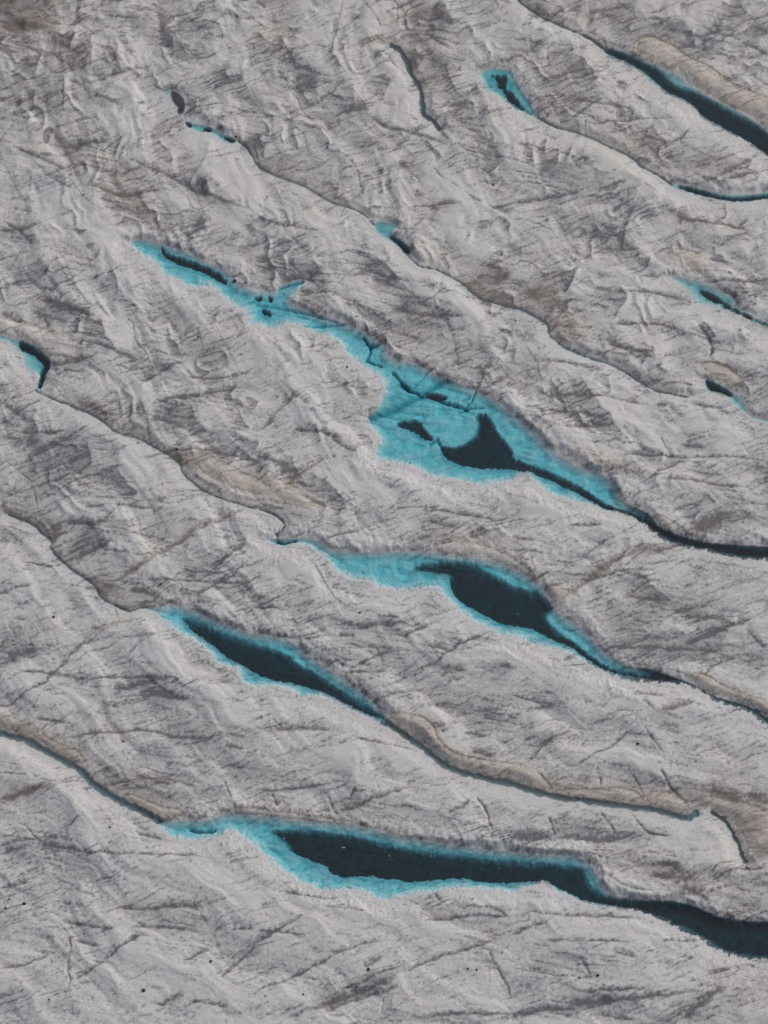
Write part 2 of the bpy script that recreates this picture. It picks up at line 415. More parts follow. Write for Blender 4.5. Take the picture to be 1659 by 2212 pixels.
# thin wandering cracks
for a in [(1, 0, (190, 530, 210, 590, 270, 640, 280, 700, 330, 760, 400, 790, 440, 840, 490, 910, 530, 990, 610, 1040, 650, 1100, 680, 1180, 690, 1280, 720, 1330)),
          (1, 0, (1070, 1060, 1170, 1110, 1190, 1150, 1300, 1210, 1390, 1280, 1460, 1320, 1560, 1360, 1659, 1400)),
          (2, 0, (0, 1430, 150, 1450, 260, 1500, 330, 1540)), (2, 0, (0, 350, 60, 370, 110, 410)), (0, 1, (820, 390, 870, 470, 880, 580, 950, 630, 980, 720)),
          (0, 1, (890, 900, 920, 1010, 950, 1060)), (0, 3, (360, 990, 430, 1060, 460, 1130, 455, 1220, 430, 1320, 465, 1380, 430, 1450, 410, 1510, 360, 1520)),
          (2, 1, (960, 1170, 990, 1240, 1020, 1280, 1015, 1310)), (0, 1, (0, 1290, 60, 1350, 140, 1410, 210, 1470, 225, 1560, 250, 1659)),
          (1, 0, (800, 320, 860, 370, 900, 430, 960, 470, 1000, 520)), (1, 0, (670, 0, 740, 80, 790, 140, 820, 210)), (0, 3, (0, 40, 130, 50, 250, 80, 350, 110)),
          (0, 3, (100, 350, 180, 380, 220, 450, 300, 500)), (2, 3, (170, 30, 220, 90, 270, 150)), (1, 2, (460, 280, 380, 300, 340, 330)),
          (1, 1, (690, 520, 745, 580, 735, 630, 720, 670, 800, 700)), (1, 1, (885, 745, 950, 810, 1000, 860, 1080, 890, 1230, 920, 1330, 970, 1380, 990)),
          (1, 3, (820, 1480, 830, 1540, 805, 1610)), (0, 0, (980, 550, 1040, 580, 1090, 590)), (1, 0, (880, 0, 930, 60, 900, 170)),
          (2, 1, (0, 80, 90, 20, 180, 90, 260, 100)), (1, 1, (20, 30, 110, 80, 160, 140))]:
    ln(a[0], a[1], a[2], 2.0, .62, 0.15, .45)
# brown dirt lines
for a in [(0, 2, (700, 490, 800, 430, 1000, 310, 1150, 200, 1300, 110, 1500, 20, 1680, -40), 5), (0, 3, (0, 230, 120, 180, 280, 140, 380, 115), 6),
          (0, 2, (580, 770, 740, 730, 900, 690), 5), (2, 2, (290, 600, 400, 530, 480, 470, 600, 370, 700, 300, 850, 230, 980, 190), 6),
          (1, 1, (190, 1505, 270, 1440, 400, 1350, 470, 1310), 4), (1, 1, (30, 1140, 110, 1040, 190, 970, 330, 890), 3), (1, 2, (100, 1659, 60, 1659), 1),
          (0, 0, (0, 180, 140, 170, 300, 200), 5), (1, 0, (670, 310, 760, 270, 860, 280), 6), (0, 0, (300, 810, 420, 960, 520, 1180, 560, 1290), 5),
          (2, 0, (820, 250, 900, 240, 1060, 310, 1140, 380, 1300, 460, 1440, 570, 1560, 600, 1659, 645), 2),
          (1, 2, (870, 1310, 960, 1325, 1090, 1345, 1160, 1420, 1190, 1510, 1280, 1580, 1400, 1610, 1600, 1640), 2.2),
          (2, 2, (1150, 1060, 1250, 1065, 1360, 1140, 1500, 1195, 1620, 1230), 2), (0, 1, (210, 510, 250, 500, 400, 550, 380, 590, 340, 610, 210, 510), 2),
          (0, 1, (1300, 1260, 1320, 1400, 1310, 1350, 1450, 1380, 1620, 1440), 2.2), (2, 1, (1180, 690, 1320, 700, 1420, 740, 1500, 800), 2.4)]:
    ln(a[0], a[1], a[2], a[3], .42, .9, .15)
# dark dirt lines (long traced ones)
for a in [(0, 0, (820, 1030, 950, 1100, 1050, 1130, 1150, 1180, 1250, 1240, 1380, 1280, 1480, 1330, 1659, 1380), 4),
          (0, 0, (90, 960, 200, 1010, 330, 1070, 450, 1130), 3), (0, 0, (560, 1210, 700, 1250, 800, 1290, 950, 1260, 1100, 1240), 3),
          (0, 0, (440, 970, 600, 940, 730, 920), 4), (0, 0, (600, 620, 700, 660, 800, 700), 5), (0, 0, (0, 1500, 150, 1490, 280, 1465), 4),
          (0, 0, (30, 1440, 120, 1490, 190, 1570, 220, 1600), 3), (0, 0, (100, 690, 200, 640), 3), (0, 0, (440, 410, 470, 470), 7), (0, 0, (470, 600, 485, 670), 5),
          (1, 0, (0, 10, 60, 60), 5), (1, 0, (740, 760, 850, 840, 1000, 870, 1140, 910, 1250, 960), 3.5), (1, 0, (0, 1060, 60, 1110), 6),
          (1, 0, (0, 1420, 130, 1450, 260, 1480, 420, 1520), 5), (1, 0, (1090, 210, 1190, 290, 1280, 330), 3), (1, 0, (560, 740, 720, 710), 4),
          (1, 0, (1060, 1350, 1200, 1340, 1360, 1325), 3), (1, 0, (1130, 50, 1250, 170), 8),
          (2, 0, (520, 820, 700, 790, 900, 775, 1080, 790), 2.5), (2, 0, (380, 780, 520, 680, 600, 640), 2.5), (2, 0, (0, 940, 150, 960, 300, 980, 430, 1030), 3.5),
          (2, 0, (540, 1250, 680, 1190, 760, 1180), 3), (2, 0, (700, 1640, 740, 1440, 800, 1320), 5), (2, 0, (1090, 930, 1150, 840), 2), (2, 0, (0, 1330, 170, 1300, 350, 1275), 3),
          (2, 0, (860, 1210, 950, 1260), 3), (2, 0, (1480, 280, 1600, 330, 1659, 370), 4), (2, 0, (1060, 1420, 1200, 1440, 1400, 1470, 1560, 1500), 3),
          (2, 0, (380, 650, 500, 670, 640, 690, 760, 710, 840, 760), 2.5), (2, 0, (1350, 1190, 1460, 1160, 1580, 1130), 3.5),
          (0, 1, (240, 280, 400, 320, 480, 370, 640, 410), 6), (0, 1, (0, 380, 150, 440), 4), (0, 1, (280, 400, 330, 480), 4), (0, 1, (500, 560, 680, 600, 800, 660, 930, 690), 4),
          (0, 1, (330, 720, 500, 690, 660, 650), 3.5), (0, 1, (980, 990, 1100, 930, 1300, 910, 1450, 870, 1600, 850), 3.5), (0, 1, (0, 940, 80, 1010, 190, 1060), 6),
          (0, 1, (140, 1350, 250, 1280, 400, 1200, 480, 1150), 4), (0, 1, (130, 1150, 300, 1150, 450, 1140), 3), (0, 1, (900, 1330, 1080, 1270, 1300, 1260, 1500, 1300, 1659, 1330), 3),
          (0, 1, (880, 880, 960, 810, 1080, 750, 1150, 700), 3), (0, 1, (1200, 790, 1400, 800, 1550, 770, 1659, 730), 3), (0, 1, (740, 1620, 1000, 1640), 2.5), (0, 1, (0, 1610, 60, 1655), 4),
          (1, 1, (870, 340, 1100, 390, 1300, 400, 1420, 410), 4), (1, 1, (480, 1190, 600, 1270, 680, 1290), 4), (1, 1, (160, 960, 300, 900), 3.5), (1, 1, (240, 1130, 400, 1150, 560, 1210), 3),
          (1, 1, (0, 1310, 130, 1340, 240, 1400), 6), (1, 1, (1440, 860, 1480, 740, 1530, 670), 3), (1, 1, (340, 150, 430, 110), 6), (1, 1, (300, 240, 480, 250, 580, 290), 4),
          (1, 1, (900, 1659, 1050, 1640, 1200, 1650), 2), (1, 1, (1540, 180, 1659, 110), 9),
          (2, 1, (180, 690, 300, 690, 450, 720, 640, 750), 3.5), (2, 1, (640, 460, 800, 450, 950, 450, 1100, 490), 4), (2, 1, (640, 600, 800, 630, 920, 690), 3),
          (2, 1, (830, 130, 960, 150), 3), (2, 1, (680, 250, 860, 240, 1000, 260, 1150, 290), 3), (2, 1, (180, 910, 330, 920, 500, 910, 640, 920, 720, 950, 830, 960, 930, 970), 4),
          (2, 1, (200, 1020, 400, 1025, 560, 1060, 640, 1080), 2.5), (2, 1, (330, 1130, 500, 1120, 650, 1110), 4), (2, 1, (690, 1310, 900, 1290, 1100, 1310, 1350, 1300, 1659, 1330), 3),
          (2, 1, (880, 1450, 1000, 1380, 1150, 1320), 3), (2, 1, (1150, 945, 1260, 980, 1400, 1000), 4), (2, 1, (960, 1460, 1200, 1470, 1400, 1500, 1540, 1510), 3), (2, 1, (330, 250, 440, 60), 3.5),
          (2, 1, (940, 970, 1010, 972), 4), (2, 1, (1080, 1230, 1250, 1250), 3), (2, 1, (1250, 170, 1659, 190), 3), (2, 1, (1470, 200, 1659, 150), 3), (2, 1, (1270, 30, 1420, 50), 2),
          (0, 2, (100, 1040, 350, 1060, 500, 1090, 640, 1100), 3), (0, 2, (0, 1290, 150, 1210, 330, 1080, 450, 950, 560, 850, 700, 760), 2.6), (0, 2, (720, 1165, 830, 1140, 960, 1100, 1160, 1085), 4),
          (0, 2, (940, 1160, 1090, 1200, 1250, 1220), 5), (0, 2, (410, 1480, 600, 1440, 750, 1440, 950, 1420, 1100, 1460, 1250, 1475, 1450, 1450), 3.5), (0, 2, (230, 1345, 430, 1380), 3),
          (0, 2, (0, 530, 130, 500, 230, 480), 3.5), (0, 2, (930, 450, 1200, 460, 1450, 470, 1659, 475), 3), (0, 2, (400, 70, 560, 80, 730, 70), 5), (0, 2, (600, 1100, 850, 1070, 1080, 1080), 3),
          (0, 2, (1250, 560, 1400, 480, 1560, 380), 3), (0, 2, (1360, 380, 1480, 290, 1600, 200), 3.5), (0, 2, (60, 980, 150, 920, 260, 890), 9), (0, 2, (840, 510, 950, 530, 1050, 570), 4.5),
          (0, 2, (1450, 1520, 1590, 1545), 4), (0, 2, (30, 0, 120, 30, 220, 80), 5), (0, 2, (330, 90, 350, 150, 340, 210), 6), (0, 2, (160, 330, 350, 370), 2), (0, 2, (500, 300, 620, 250, 740, 190), 5),
          (1, 2, (620, 770, 750, 745, 900, 745, 1040, 735), 5), (1, 2, (0, 640, 170, 635), 4), (1, 2, (570, 1060, 700, 1050, 880, 1045), 2.5), (1, 2, (600, 1040, 730, 960, 880, 900), 2.5),
          (1, 2, (1140, 1010, 1250, 910, 1390, 830, 1520, 780), 3), (1, 2, (90, 1430, 230, 1420, 370, 1410, 490, 1430), 5), (1, 2, (620, 1460, 800, 1510, 960, 1530, 1060, 1560), 2.5),
          (1, 2, (1100, 60, 1200, 95, 1320, 110), 4), (1, 2, (1050, 0, 1300, 20, 1500, 50, 1659, 80), 3), (1, 2, (380, 340, 550, 640, 700, 590), 1), (1, 2, (530, 810, 650, 810), 4),
          (1, 2, (1200, 1020, 1370, 1030), 5), (1, 2, (1140, 870, 1250, 910), 4), (1, 2, (850, 690, 930, 705), 3.5), (1, 2, (960, 830, 1060, 760, 1130, 740), 4), (1, 2, (1390, 1560, 1540, 1600), 6),
          (1, 2, (1350, 1440, 1480, 1465), 4), (1, 2, (430, 190, 560, 160, 700, 130), 3),
          (2, 2, (0, 180, 150, 210), 3), (2, 2, (480, 470, 650, 400, 800, 370, 920, 385), 3.5), (2, 2, (720, 545, 860, 570, 990, 575), 4), (2, 2, (580, 880, 800, 885, 1000, 890, 1250, 900, 1440, 945), 3.5),
          (2, 2, (1110, 690, 1250, 680, 1370, 710), 4), (2, 2, (1130, 870, 1300, 790, 1450, 740, 1580, 700), 5), (2, 2, (1180, 130, 1250, 90, 1380, 40), 9), (2, 2, (1240, 1080, 1320, 990, 1450, 940), 3),
          (2, 2, (400, 1659, 560, 1580, 700, 1490, 800, 1400), 3), (2, 2, (0, 1190, 100, 1230, 270, 1245), 3), (2, 2, (150, 1290, 280, 1250), 4), (2, 2, (400, 100, 600, 95), 3.5), (2, 2, (950, 1300, 1080, 1270, 1200, 1230), 5),
          (2, 2, (770, 1190, 900, 1190, 1000, 1200), 3), (2, 2, (840, 1220, 920, 1290), 4), (2, 2, (1500, 760, 1600, 860, 1659, 920), 3.5), (2, 2, (100, 1640, 220, 1500, 380, 1430), 4),
          (0, 3, (0, 790, 200, 750), 3), (0, 3, (400, 1000, 520, 1020, 650, 1050, 780, 1055), 3.5), (0, 3, (840, 1045, 1000, 1035, 1180, 1045, 1330, 1080), 3.5), (0, 3, (240, 490, 330, 510, 540, 545), 5), (0, 3, (440, 550, 700, 570, 950, 580, 1200, 565, 1400, 600), 3),
          (0, 3, (980, 930, 1080, 900, 1200, 895, 1320, 910), 5.5), (0, 3, (780, 910, 900, 925, 1000, 910), 2.5), (0, 3, (1180, 1265, 1290, 1210, 1370, 1190), 4), (0, 3, (1040, 1560, 1130, 1500, 1210, 1480), 6),
          (0, 3, (1210, 1520, 1380, 1540, 1500, 1580), 4), (0, 3, (680, 1250, 780, 1170, 900, 1090, 950, 1085), 4), (0, 3, (480, 1380, 600, 1310, 700, 1250), 4), (0, 3, (1440, 1380, 1560, 1240, 1659, 1160), 3), (0, 3, (0, 450, 120, 460, 260, 480), 2),
          (0, 3, (1500, 1060, 1659, 1055), 4), (0, 3, (880, 430, 1100, 470), 2.5), (0, 3, (0, 1300, 130, 1300, 330, 1210), 3), (0, 3, (500, 1130, 640, 1160), 3.5), (0, 3, (0, 200, 100, 190, 270, 145), 3), (0, 3, (620, 130, 1000, 60, 1300, 130), 2),
          (1, 3, (0, 150, 200, 155, 380, 130, 500, 100), 3.5), (1, 3, (520, 290, 650, 260, 760, 210, 860, 180, 1000, 130), 4), (1, 3, (160, 800, 280, 830, 400, 850, 580, 850), 4.5), (1, 3, (430, 900, 580, 925, 730, 945), 3),
          (1, 3, (0, 1160, 100, 1080, 250, 1000, 400, 930), 4.5), (1, 3, (350, 1580, 560, 1500, 750, 1440, 950, 1350), 7), (1, 3, (420, 1600, 700, 1490, 980, 1410), 5), (1, 3, (950, 1340, 1150, 1250, 1400, 1180, 1600, 1100), 3),
          (1, 3, (0, 1070, 150, 1080, 350, 1090), 3), (1, 3, (1060, 1620, 1250, 1605, 1450, 1610, 1659, 1605), 3.5), (1, 3, (1080, 1000, 1250, 990, 1400, 960, 1659, 970), 3), (1, 3, (150, 1400, 400, 1280, 650, 1160, 850, 1130), 3.5),
          (1, 3, (700, 1310, 820, 1250), 7), (1, 3, (1350, 900, 1550, 910, 1640, 980), 3), (1, 3, (1160, 810, 1200, 870), 4), (1, 3, (1240, 310, 1350, 260, 1400, 200), 4), (1, 3, (20, 1450, 200, 1380), 3),
          (2, 3, (280, 460, 450, 470, 600, 485, 850, 420), 6), (2, 3, (0, 480, 250, 460), 9), (2, 3, (880, 700, 1000, 710, 1200, 720), 4), (2, 3, (1090, 780, 1200, 810, 1280, 880), 7), (2, 3, (1270, 155, 1380, 180, 1470, 235), 9),
          (2, 3, (0, 1080, 150, 1030, 250, 990), 3), (2, 3, (60, 930, 250, 960, 450, 960, 700, 970, 900, 980), 4), (2, 3, (950, 1135, 1100, 1130, 1230, 1120), 5), (2, 3, (200, 1130, 450, 1130, 800, 1140), 3), (2, 3, (650, 1200, 800, 1240), 4),
          (2, 3, (0, 1300, 300, 1360, 450, 1360), 2), (2, 3, (450, 1460, 720, 1440, 870, 1450), 4), (2, 3, (300, 1530, 700, 1520, 1000, 1480, 1250, 1460), 4.5), (2, 3, (0, 1610, 200, 1580, 450, 1560), 4), (2, 3, (1100, 1640, 1250, 1520, 1400, 1420), 7),
          (2, 3, (560, 1600, 800, 1640), 4), (2, 3, (960, 640, 1100, 640), 4), (2, 3, (600, 690, 740, 790, 900, 810), 3), (2, 3, (1370, 690, 1500, 660, 1620, 680), 5), (2, 3, (1520, 180, 1659, 230), 10)]:
    ln(a[0], a[1], a[2], a[3], .58, .08, .22)

# crest edges: lower-left face coloured as shaded, the other face as lit
CRESTS = [T(2, 1, 430, 760, 500, 880, 560, 980, 630, 1060, 660, 1110, 760, 1200), T(0, 1, 640, 400, 670, 530, 760, 620), T(0, 1, 370, 0, 400, 100, 480, 200, 600, 350),
          T(0, 1, 1240, 960, 1260, 1080, 1340, 1150), T(0, 1, 560, 1190, 570, 1260, 600, 1380), T(1, 0, 1180, 0, 1230, 60, 1280, 180), T(1, 0, 600, 560, 640, 600, 720, 700, 760, 790),
          T(1, 0, 150, 250, 220, 350, 280, 450), T(1, 0, 0, 860, 40, 940, 60, 1050), T(1, 0, 1220, 400, 1260, 520, 1340, 650), T(2, 0, 900, 800, 940, 870, 1020, 970),
          T(2, 0, 440, 360, 500, 430, 560, 540), T(2, 2, 800, 370, 860, 430, 910, 500, 1060, 600), T(1, 1, 1000, 200, 1040, 280, 1200, 300, 1310, 350), T(1, 1, 620, 280, 660, 330, 800, 400, 930, 460),
          T(0, 0, 1280, 1140, 1340, 1190, 1360, 1260), T(0, 0, 1020, 900, 1060, 960, 1130, 1060), T(0, 0, 700, 260, 750, 370, 790, 490), T(1, 1, 330, 1400, 490, 1500, 570, 1600, 650, 1659),
          T(0, 0, 1030, 150, 1120, 200, 1160, 300, 1230, 370), T(0, 0, 1280, 1350, 1320, 1450, 1340, 1520), T(2, 1, 430, 60, 380, 150, 340, 250), T(1, 0, 0, 200, 70, 280, 150, 300), T(1, 1, 760, 0, 860, 90, 930, 170),
          T(0, 1, 1500, 950, 1560, 1030, 1620, 1150), T(2, 0, 1080, 130, 1150, 200, 1220, 260), T(0, 0, 610, 720, 660, 830, 730, 900), T(0, 0, 1540, 470, 1600, 560, 1630, 650), T(0, 1, 750, 1330, 790, 1450, 900, 1560),
          T(0, 0, 1380, 0, 1400, 80), T(2, 1, 900, 600, 930, 700), T(2, 2, 1350, 690, 1440, 740), T(0, 0, 570, 220, 600, 380, 580, 470), T(0, 0, 370, 480, 400, 600, 430, 740)]

# soft dirty areas: (u, v, ru, rv, angle, amount, brown)
PATCH = [(330, 1560 / 3 * 0 + 60, 90, 40, 20, .5, .4), (120, 110, 110, 50, 15, .55, .5), (40, 30, 120, 60, 0, 1.0, .8), (70, 200, 80, 40, 0, .35, .3), (440, 60, 80, 26, 10, .45, .1), (390, 100, 50, 22, 40, .5, .0),
         (490, 190, 70, 35, -15, .5, .1), (430, 215, 60, 30, 0, .3, .2), (250, 370, 80, 35, 30, .35, .7), (300, 455, 100, 30, 30, .45, .8), (400, 480, 70, 30, 25, .35, .1), (210, 320, 70, 20, 5, .3, .1), (420, 405, 40, 14, 30, .5, .0),
         (30, 600, 60, 45, 20, .35, .0), (110, 600, 60, 30, 10, .55, .0), (150, 690, 70, 22, 20, .6, .0), (200, 740, 50, 18, 20, .5, .0), (240, 630, 50, 40, 60, .3, .0), (300, 640, 40, 25, 20, .3, .1),
         (340, 790, 90, 40, 0, .3, .1), (450, 760, 40, 40, 60, .35, .2), (270, 900, 60, 25, 10, .5, .1), (370, 905, 70, 38, -25, .55, .1), (130, 1010, 70, 50, -30, .6, .1), (60, 940, 60, 30, 45, .45, .1), (230, 900, 80, 14, 35, .5, .3),
         (410, 1000, 45, 14, 20, .6, .9), (90, 860, 70, 16, 20, .3, .5), (640, 590, 90, 30, 20, .6, .1), (700, 560, 60, 24, 30, .5, .1), (820, 590, 70, 28, 30, .45, .0), (680, 650, 50, 16, 10, .5, .3), (800, 680, 70, 20, 30, .55, .1),
         (950, 640, 60, 22, 20, .4, .0), (1060, 600, 50, 28, -40, .5, .5), (1060, 640, 50, 16, 20, .6, .6), (900, 30, 60, 45, 30, .45, .7), (960, 60, 40, 50, 60, .55, .1), (900, 80, 30, 25, 40, .5, .5), (770, 240, 60, 22, 20, .5, .1), (650, 150, 45, 30, 60, .6, .0),
         (590, 140, 60, 30, 20, .3, .1), (950, 150, 60, 40, 30, .5, .3), (1000, 240, 70, 50, 30, .4, .1), (1000, 330, 90, 50, 20, .35, .1), (830, 300, 70, 35, 10, .3, .3), (560, 310, 22, 35, 60, .6, .0), (1230, 170, 70, 50, 20, .5, .3), (1200, 120, 60, 30, 10, .45, .2),
         (1220, 215, 60, 25, 0, .5, .4), (1290, 30, 70, 30, 10, .4, .5), (1180, 20, 50, 22, 30, .4, .5), (1340, 60, 40, 18, 20, .4, .1), (1430, 65, 60, 20, 0, .55, .1), (1540, 100, 70, 40, 0, .45, .0), (1600, 60, 60, 50, 30, .5, .2), (1380, 300, 80, 26, 20, .45, .6),
         (1520, 360, 110, 28, 10, .45, .3), (1180, 380, 120, 28, 10, .35, .0), (1360, 440, 60, 30, 20, .55, .0), (1230, 420, 60, 16, -10, .3, .0), (1300, 510, 90, 26, 20, .5, .1), (1130, 620, 25, 16, 10, .5, .0), (1220, 690, 60, 22, 10, .35, .5), (1180, 640, 50, 26, 30, .5, .8),
         (1230, 720, 40, 22, 30, .5, .9), (1460, 720, 45, 10, 10, .45, .0), (1340, 750, 70, 22, 15, .35, .2), (1400, 820, 80, 14, 15, .4, .1), (1240, 870, 55, 40, 20, .45, .1), (1270, 910, 60, 26, 10, .45, .1), (1330, 955, 40, 20, -20, .5, .0), (1200, 910, 60, 30, 20, .3, .2),
         (1300, 1000, 90, 18, 15, .35, .9), (1610, 640, 60, 26, -10, .45, .2), (1530, 730, 25, 16, 30, .6, .0), (1540, 750, 16, 30, 10, .4, .0), (1600, 800, 50, 60, 0, .25, .1), (1560, 1070, 60, 20, 20, .25, .3), (950, 700, 90, 14, 5, .3, .0), (850, 750, 90, 18, 30, .5, .2),
         (900, 800, 50, 16, 30, .4, .1), (1040, 800, 60, 20, 30, .3, .2), (600, 1050, 60, 20, 10, .3, .8), (660, 1040, 60, 26, 35, .5, .1), (720, 1070, 50, 16, 35, .5, .1), (560, 1010, 30, 12, 20, .4, .4), (500, 960, 90, 20, 15, .3, .1), (780, 1120, 130, 25, 0, .3, .0),
         (960, 1130, 100, 30, 5, .25, .1), (1030, 1165, 120, 16, 8, .3, .7), (1260, 1250, 60, 18, -10, .4, .3), (1200, 1230, 80, 24, 20, .35, .1), (1360, 1250, 60, 26, -15, .4, .0), (1440, 1320, 90, 26, 10, .45, .1), (1320, 1330, 100, 40, 0, .3, .2), (1540, 1360, 70, 24, -25, .45, .1),
         (1440, 1400, 110, 30, 0, .35, .1), (1520, 1140, 70, 18, -25, .55, .5), (1560, 1120, 60, 18, 0, .4, .1), (1420, 1190, 60, 10, -15, .5, .8), (1180, 1260 + 20, 10, 10, 0, .2, .2), (1250, 1380, 30, 30, 50, .2, .2), (110, 1140, 30, 22, 20, .7, .2), (180, 1180, 70, 26, -20, .5, .1),
         (250, 1150, 80, 20, 0, .35, .2), (225, 1270, 34, 14, 20, .7, .3), (20, 1400, 30, 45, 10, .6, .1), (40, 1425, 60, 14, -20, .6, .0), (420, 1240, 80, 34, -30, .4, .1), (520, 1260, 60, 40, -20, .3, .1), (430, 1290, 60, 10, 20, .5, .1), (600, 1310, 80, 26, 0, .35, .2),
         (700, 1340, 60, 14, -5, .5, .0), (820, 1345, 100, 12, -5, .3, .0), (640, 1280, 40, 20, 0, .3, .1), (900, 1370, 80, 26, 10, .25, .1), (720, 1400, 90, 16, 0, .35, .1), (800, 1430, 140, 30, 0, .25, .0), (660, 1370, 40, 14, 35, .5, .1), (780, 1500, 60, 26, 40, .3, .3),
         (1060, 1560, 80, 26, 10, .45, .0), (1150, 1600, 90, 20, 0, .3, .0), (940, 1570, 30, 10, 30, .6, .0), (310, 1500, 90, 40, 0, .25, .0), (470, 1590, 100, 20, 0, .3, .1), (330, 1480, 100, 14, 0, .35, .0), (600, 1680, 90, 20, 5, .3, .1), (330, 1700, 110, 24, 15, .45, .2),
         (90, 1700, 90, 26, -10, .3, .2), (60, 1850, 90, 40, 0, .3, .0), (180, 1880, 120, 60, 0, .2, .0), (80, 1930, 60, 40, 10, .3, .0), (340, 1970, 140, 30, -10, .2, .1), (800, 2120, 90, 16, -22, .5, .2), (560, 2040, 50, 16, -30, .4, .0), (900, 1940, 70, 20, 0, .25, .2),
         (960, 1965, 60, 22, -20, .35, .3), (820, 1740, 110, 26, 0, .3, .2), (980, 1760, 60, 20, 0, .35, .1), (1010, 1790, 80, 14, 8, .55, .0), (1130, 1810, 90, 20, 4, .75, .0), (1240, 1800, 80, 14, 0, .5, .0), (1350, 1810, 90, 14, -5, .5, .0), (1230, 1690, 60, 18, 0, .3, .2),
         (1330, 1850, 100, 26, 0, .35, .3), (1450, 1880, 100, 40, 20, .3, .4), (1480, 1700, 60, 18, 10, .35, .3), (1600, 1700, 60, 60, 0, .25, .5), (1610, 1930, 60, 60, 0, .4, .4), (1600, 2130, 90, 60, 0, .35, .5), (1560, 1900, 30, 40, 0, .4, .4), (1400, 2080, 110, 26, 0, .25, .2),
         (1280, 2170, 140, 24, -5, .35, .1), (1500, 2180, 90, 24, -15, .35, .2), (100, 2170, 120, 26, 0, .25, .0), (560, 2190, 100, 16, 0, .4, .0), (380, 2180, 60, 14, 0, .25, .0), (1220, 2080, 90, 30, 10, .25, .1)]
# clean bright areas
BRIGHT = [(90, 100, 40, 22, 30, .5), (160, 80, 60, 18, 40, .4), (270, 140, 16, 45, 20, .5), (500, 110, 50, 45, 50, .5), (240, 260, 40, 45, 60, .5), (280, 290, 30, 22, 30, .5), (450, 345, 60, 40, 40, .5), (430, 300, 50, 25, 20, .5), (530, 470, 40, 70, 140, .3), (560, 440, 100, 30, 42, .6),
          (700, 510, 90, 30, 40, .6), (480, 360, 70, 22, 45, .5), (110, 460, 60, 40, 35, .5), (150, 300 + 160, 70, 26, 35, .5), (800, 220, 45, 60, 130, .3), (830, 260, 70, 26, 38, .6), (700, 60, 60, 40, 40, .3), (1030, 60, 60, 30, 40, .4), (1200, 80, 110, 16, 33, .5), (1000, 420, 100, 26, 38, .6),
          (950, 260, 40, 20, 30, .4), (1300, 190, 60, 40, 40, .4), (1390, 240, 100, 18, 35, .6), (1480, 280, 60, 26, 30, .6), (1440, 310, 60, 22, 30, .5), (1230, 320, 110, 22, 20, .6), (1350, 370, 80, 20, 35, .7), (1480, 430, 50, 14, 10, .5), (1060, 540, 120, 26, 25, .5), (900, 560, 60, 20, 35, .5),
          (980, 700, 60, 40, 60, .2), (950, 640 + 20, 130, 16, 35, .5), (1260, 570, 120, 14, 20, .4), (1330, 600, 110, 24, 10, .5), (1180, 560, 40, 14, 20, .4), (1550, 690, 80, 16, 25, .6), (1440, 660, 80, 14, 15, .4), (1330, 870, 70, 40, 35, .6), (1420, 940, 90, 30, 25, .5), (1380, 780, 60, 14, 25, .3),
          (1500, 890, 70, 16, 10, .4), (1560, 960, 70, 40, 0, .3), (250, 690, 60, 40, 50, .3), (260, 590, 90, 22, 60, .3), (170, 620, 20, 50, 150, .2), (250, 830, 70, 26, 15, .5), (160, 890, 90, 16, 28, .6), (110, 800 + 70, 60, 12, 20, .5), (30, 800, 45, 50, 0, .4), (480, 900, 60, 50, 30, .45), (260, 950, 60, 22, 40, .5),
          (340, 1010, 60, 20, 30, .3), (610, 870, 110, 60, 20, .3), (560, 790, 110, 60, 20, .3), (700, 950, 60, 60, 20, .3), (660, 980, 80, 50, 30, .5), (770, 1040, 90, 30, 15, .5), (1010, 1075, 110, 16, 5, .5), (1210, 1120, 110, 26, 15, .5), (1150, 1085, 60, 20, 25, .5), (500, 1140, 80, 26, -30, .3), (640, 1220, 80, 22, 15, .4),
          (1430, 1230, 90, 30, 30, .55), (1560, 1280, 80, 30, 20, .5), (1360, 1200, 60, 14, 10, .4), (1480, 1490, 100, 12, 20, .5), (1560, 1570, 110, 30, 15, .35), (1180, 1460, 110, 30, 25, .4), (1000, 1370, 80, 16, 25, .4), (850, 1310, 90, 20, 20, .4), (90, 1290, 80, 30, 20, .4), (280, 1350, 90, 20, 0, .5), (360, 1420, 70, 30, 30, .4),
          (600, 1540, 110, 18, 25, .5), (760, 1570, 80, 20, 30, .6), (850, 1630, 110, 22, 25, .6), (700, 1620, 90, 20, 15, .4), (1000, 1710, 110, 14, 10, .5), (1180, 1750, 120, 14, 12, .5), (1400, 1770, 90, 16, 12, .6), (150, 1730, 60, 40, 30, .4), (60, 1630, 90, 26, 20, .4), (130, 1650, 60, 16, 30, .4), (420, 1840, 100, 14, 5, .4),
          (480, 1900, 110, 30, 10, .3), (640, 1960, 110, 30, 10, .3), (1160, 1960, 120, 24, 10, .3), (1400, 2030, 90, 30, 20, .4), (1300, 2010, 120, 26, 10, .4), (60, 2040, 60, 24, 0, .2), (420, 2100, 60, 26, 10, .2), (1500, 1830, 50, 26, 30, .5), (20, 430, 40, 24, 20, .4), (200, 530, 60, 14, 35, .4), (1560, 100 + 20, 20, 12, 0, .2)]

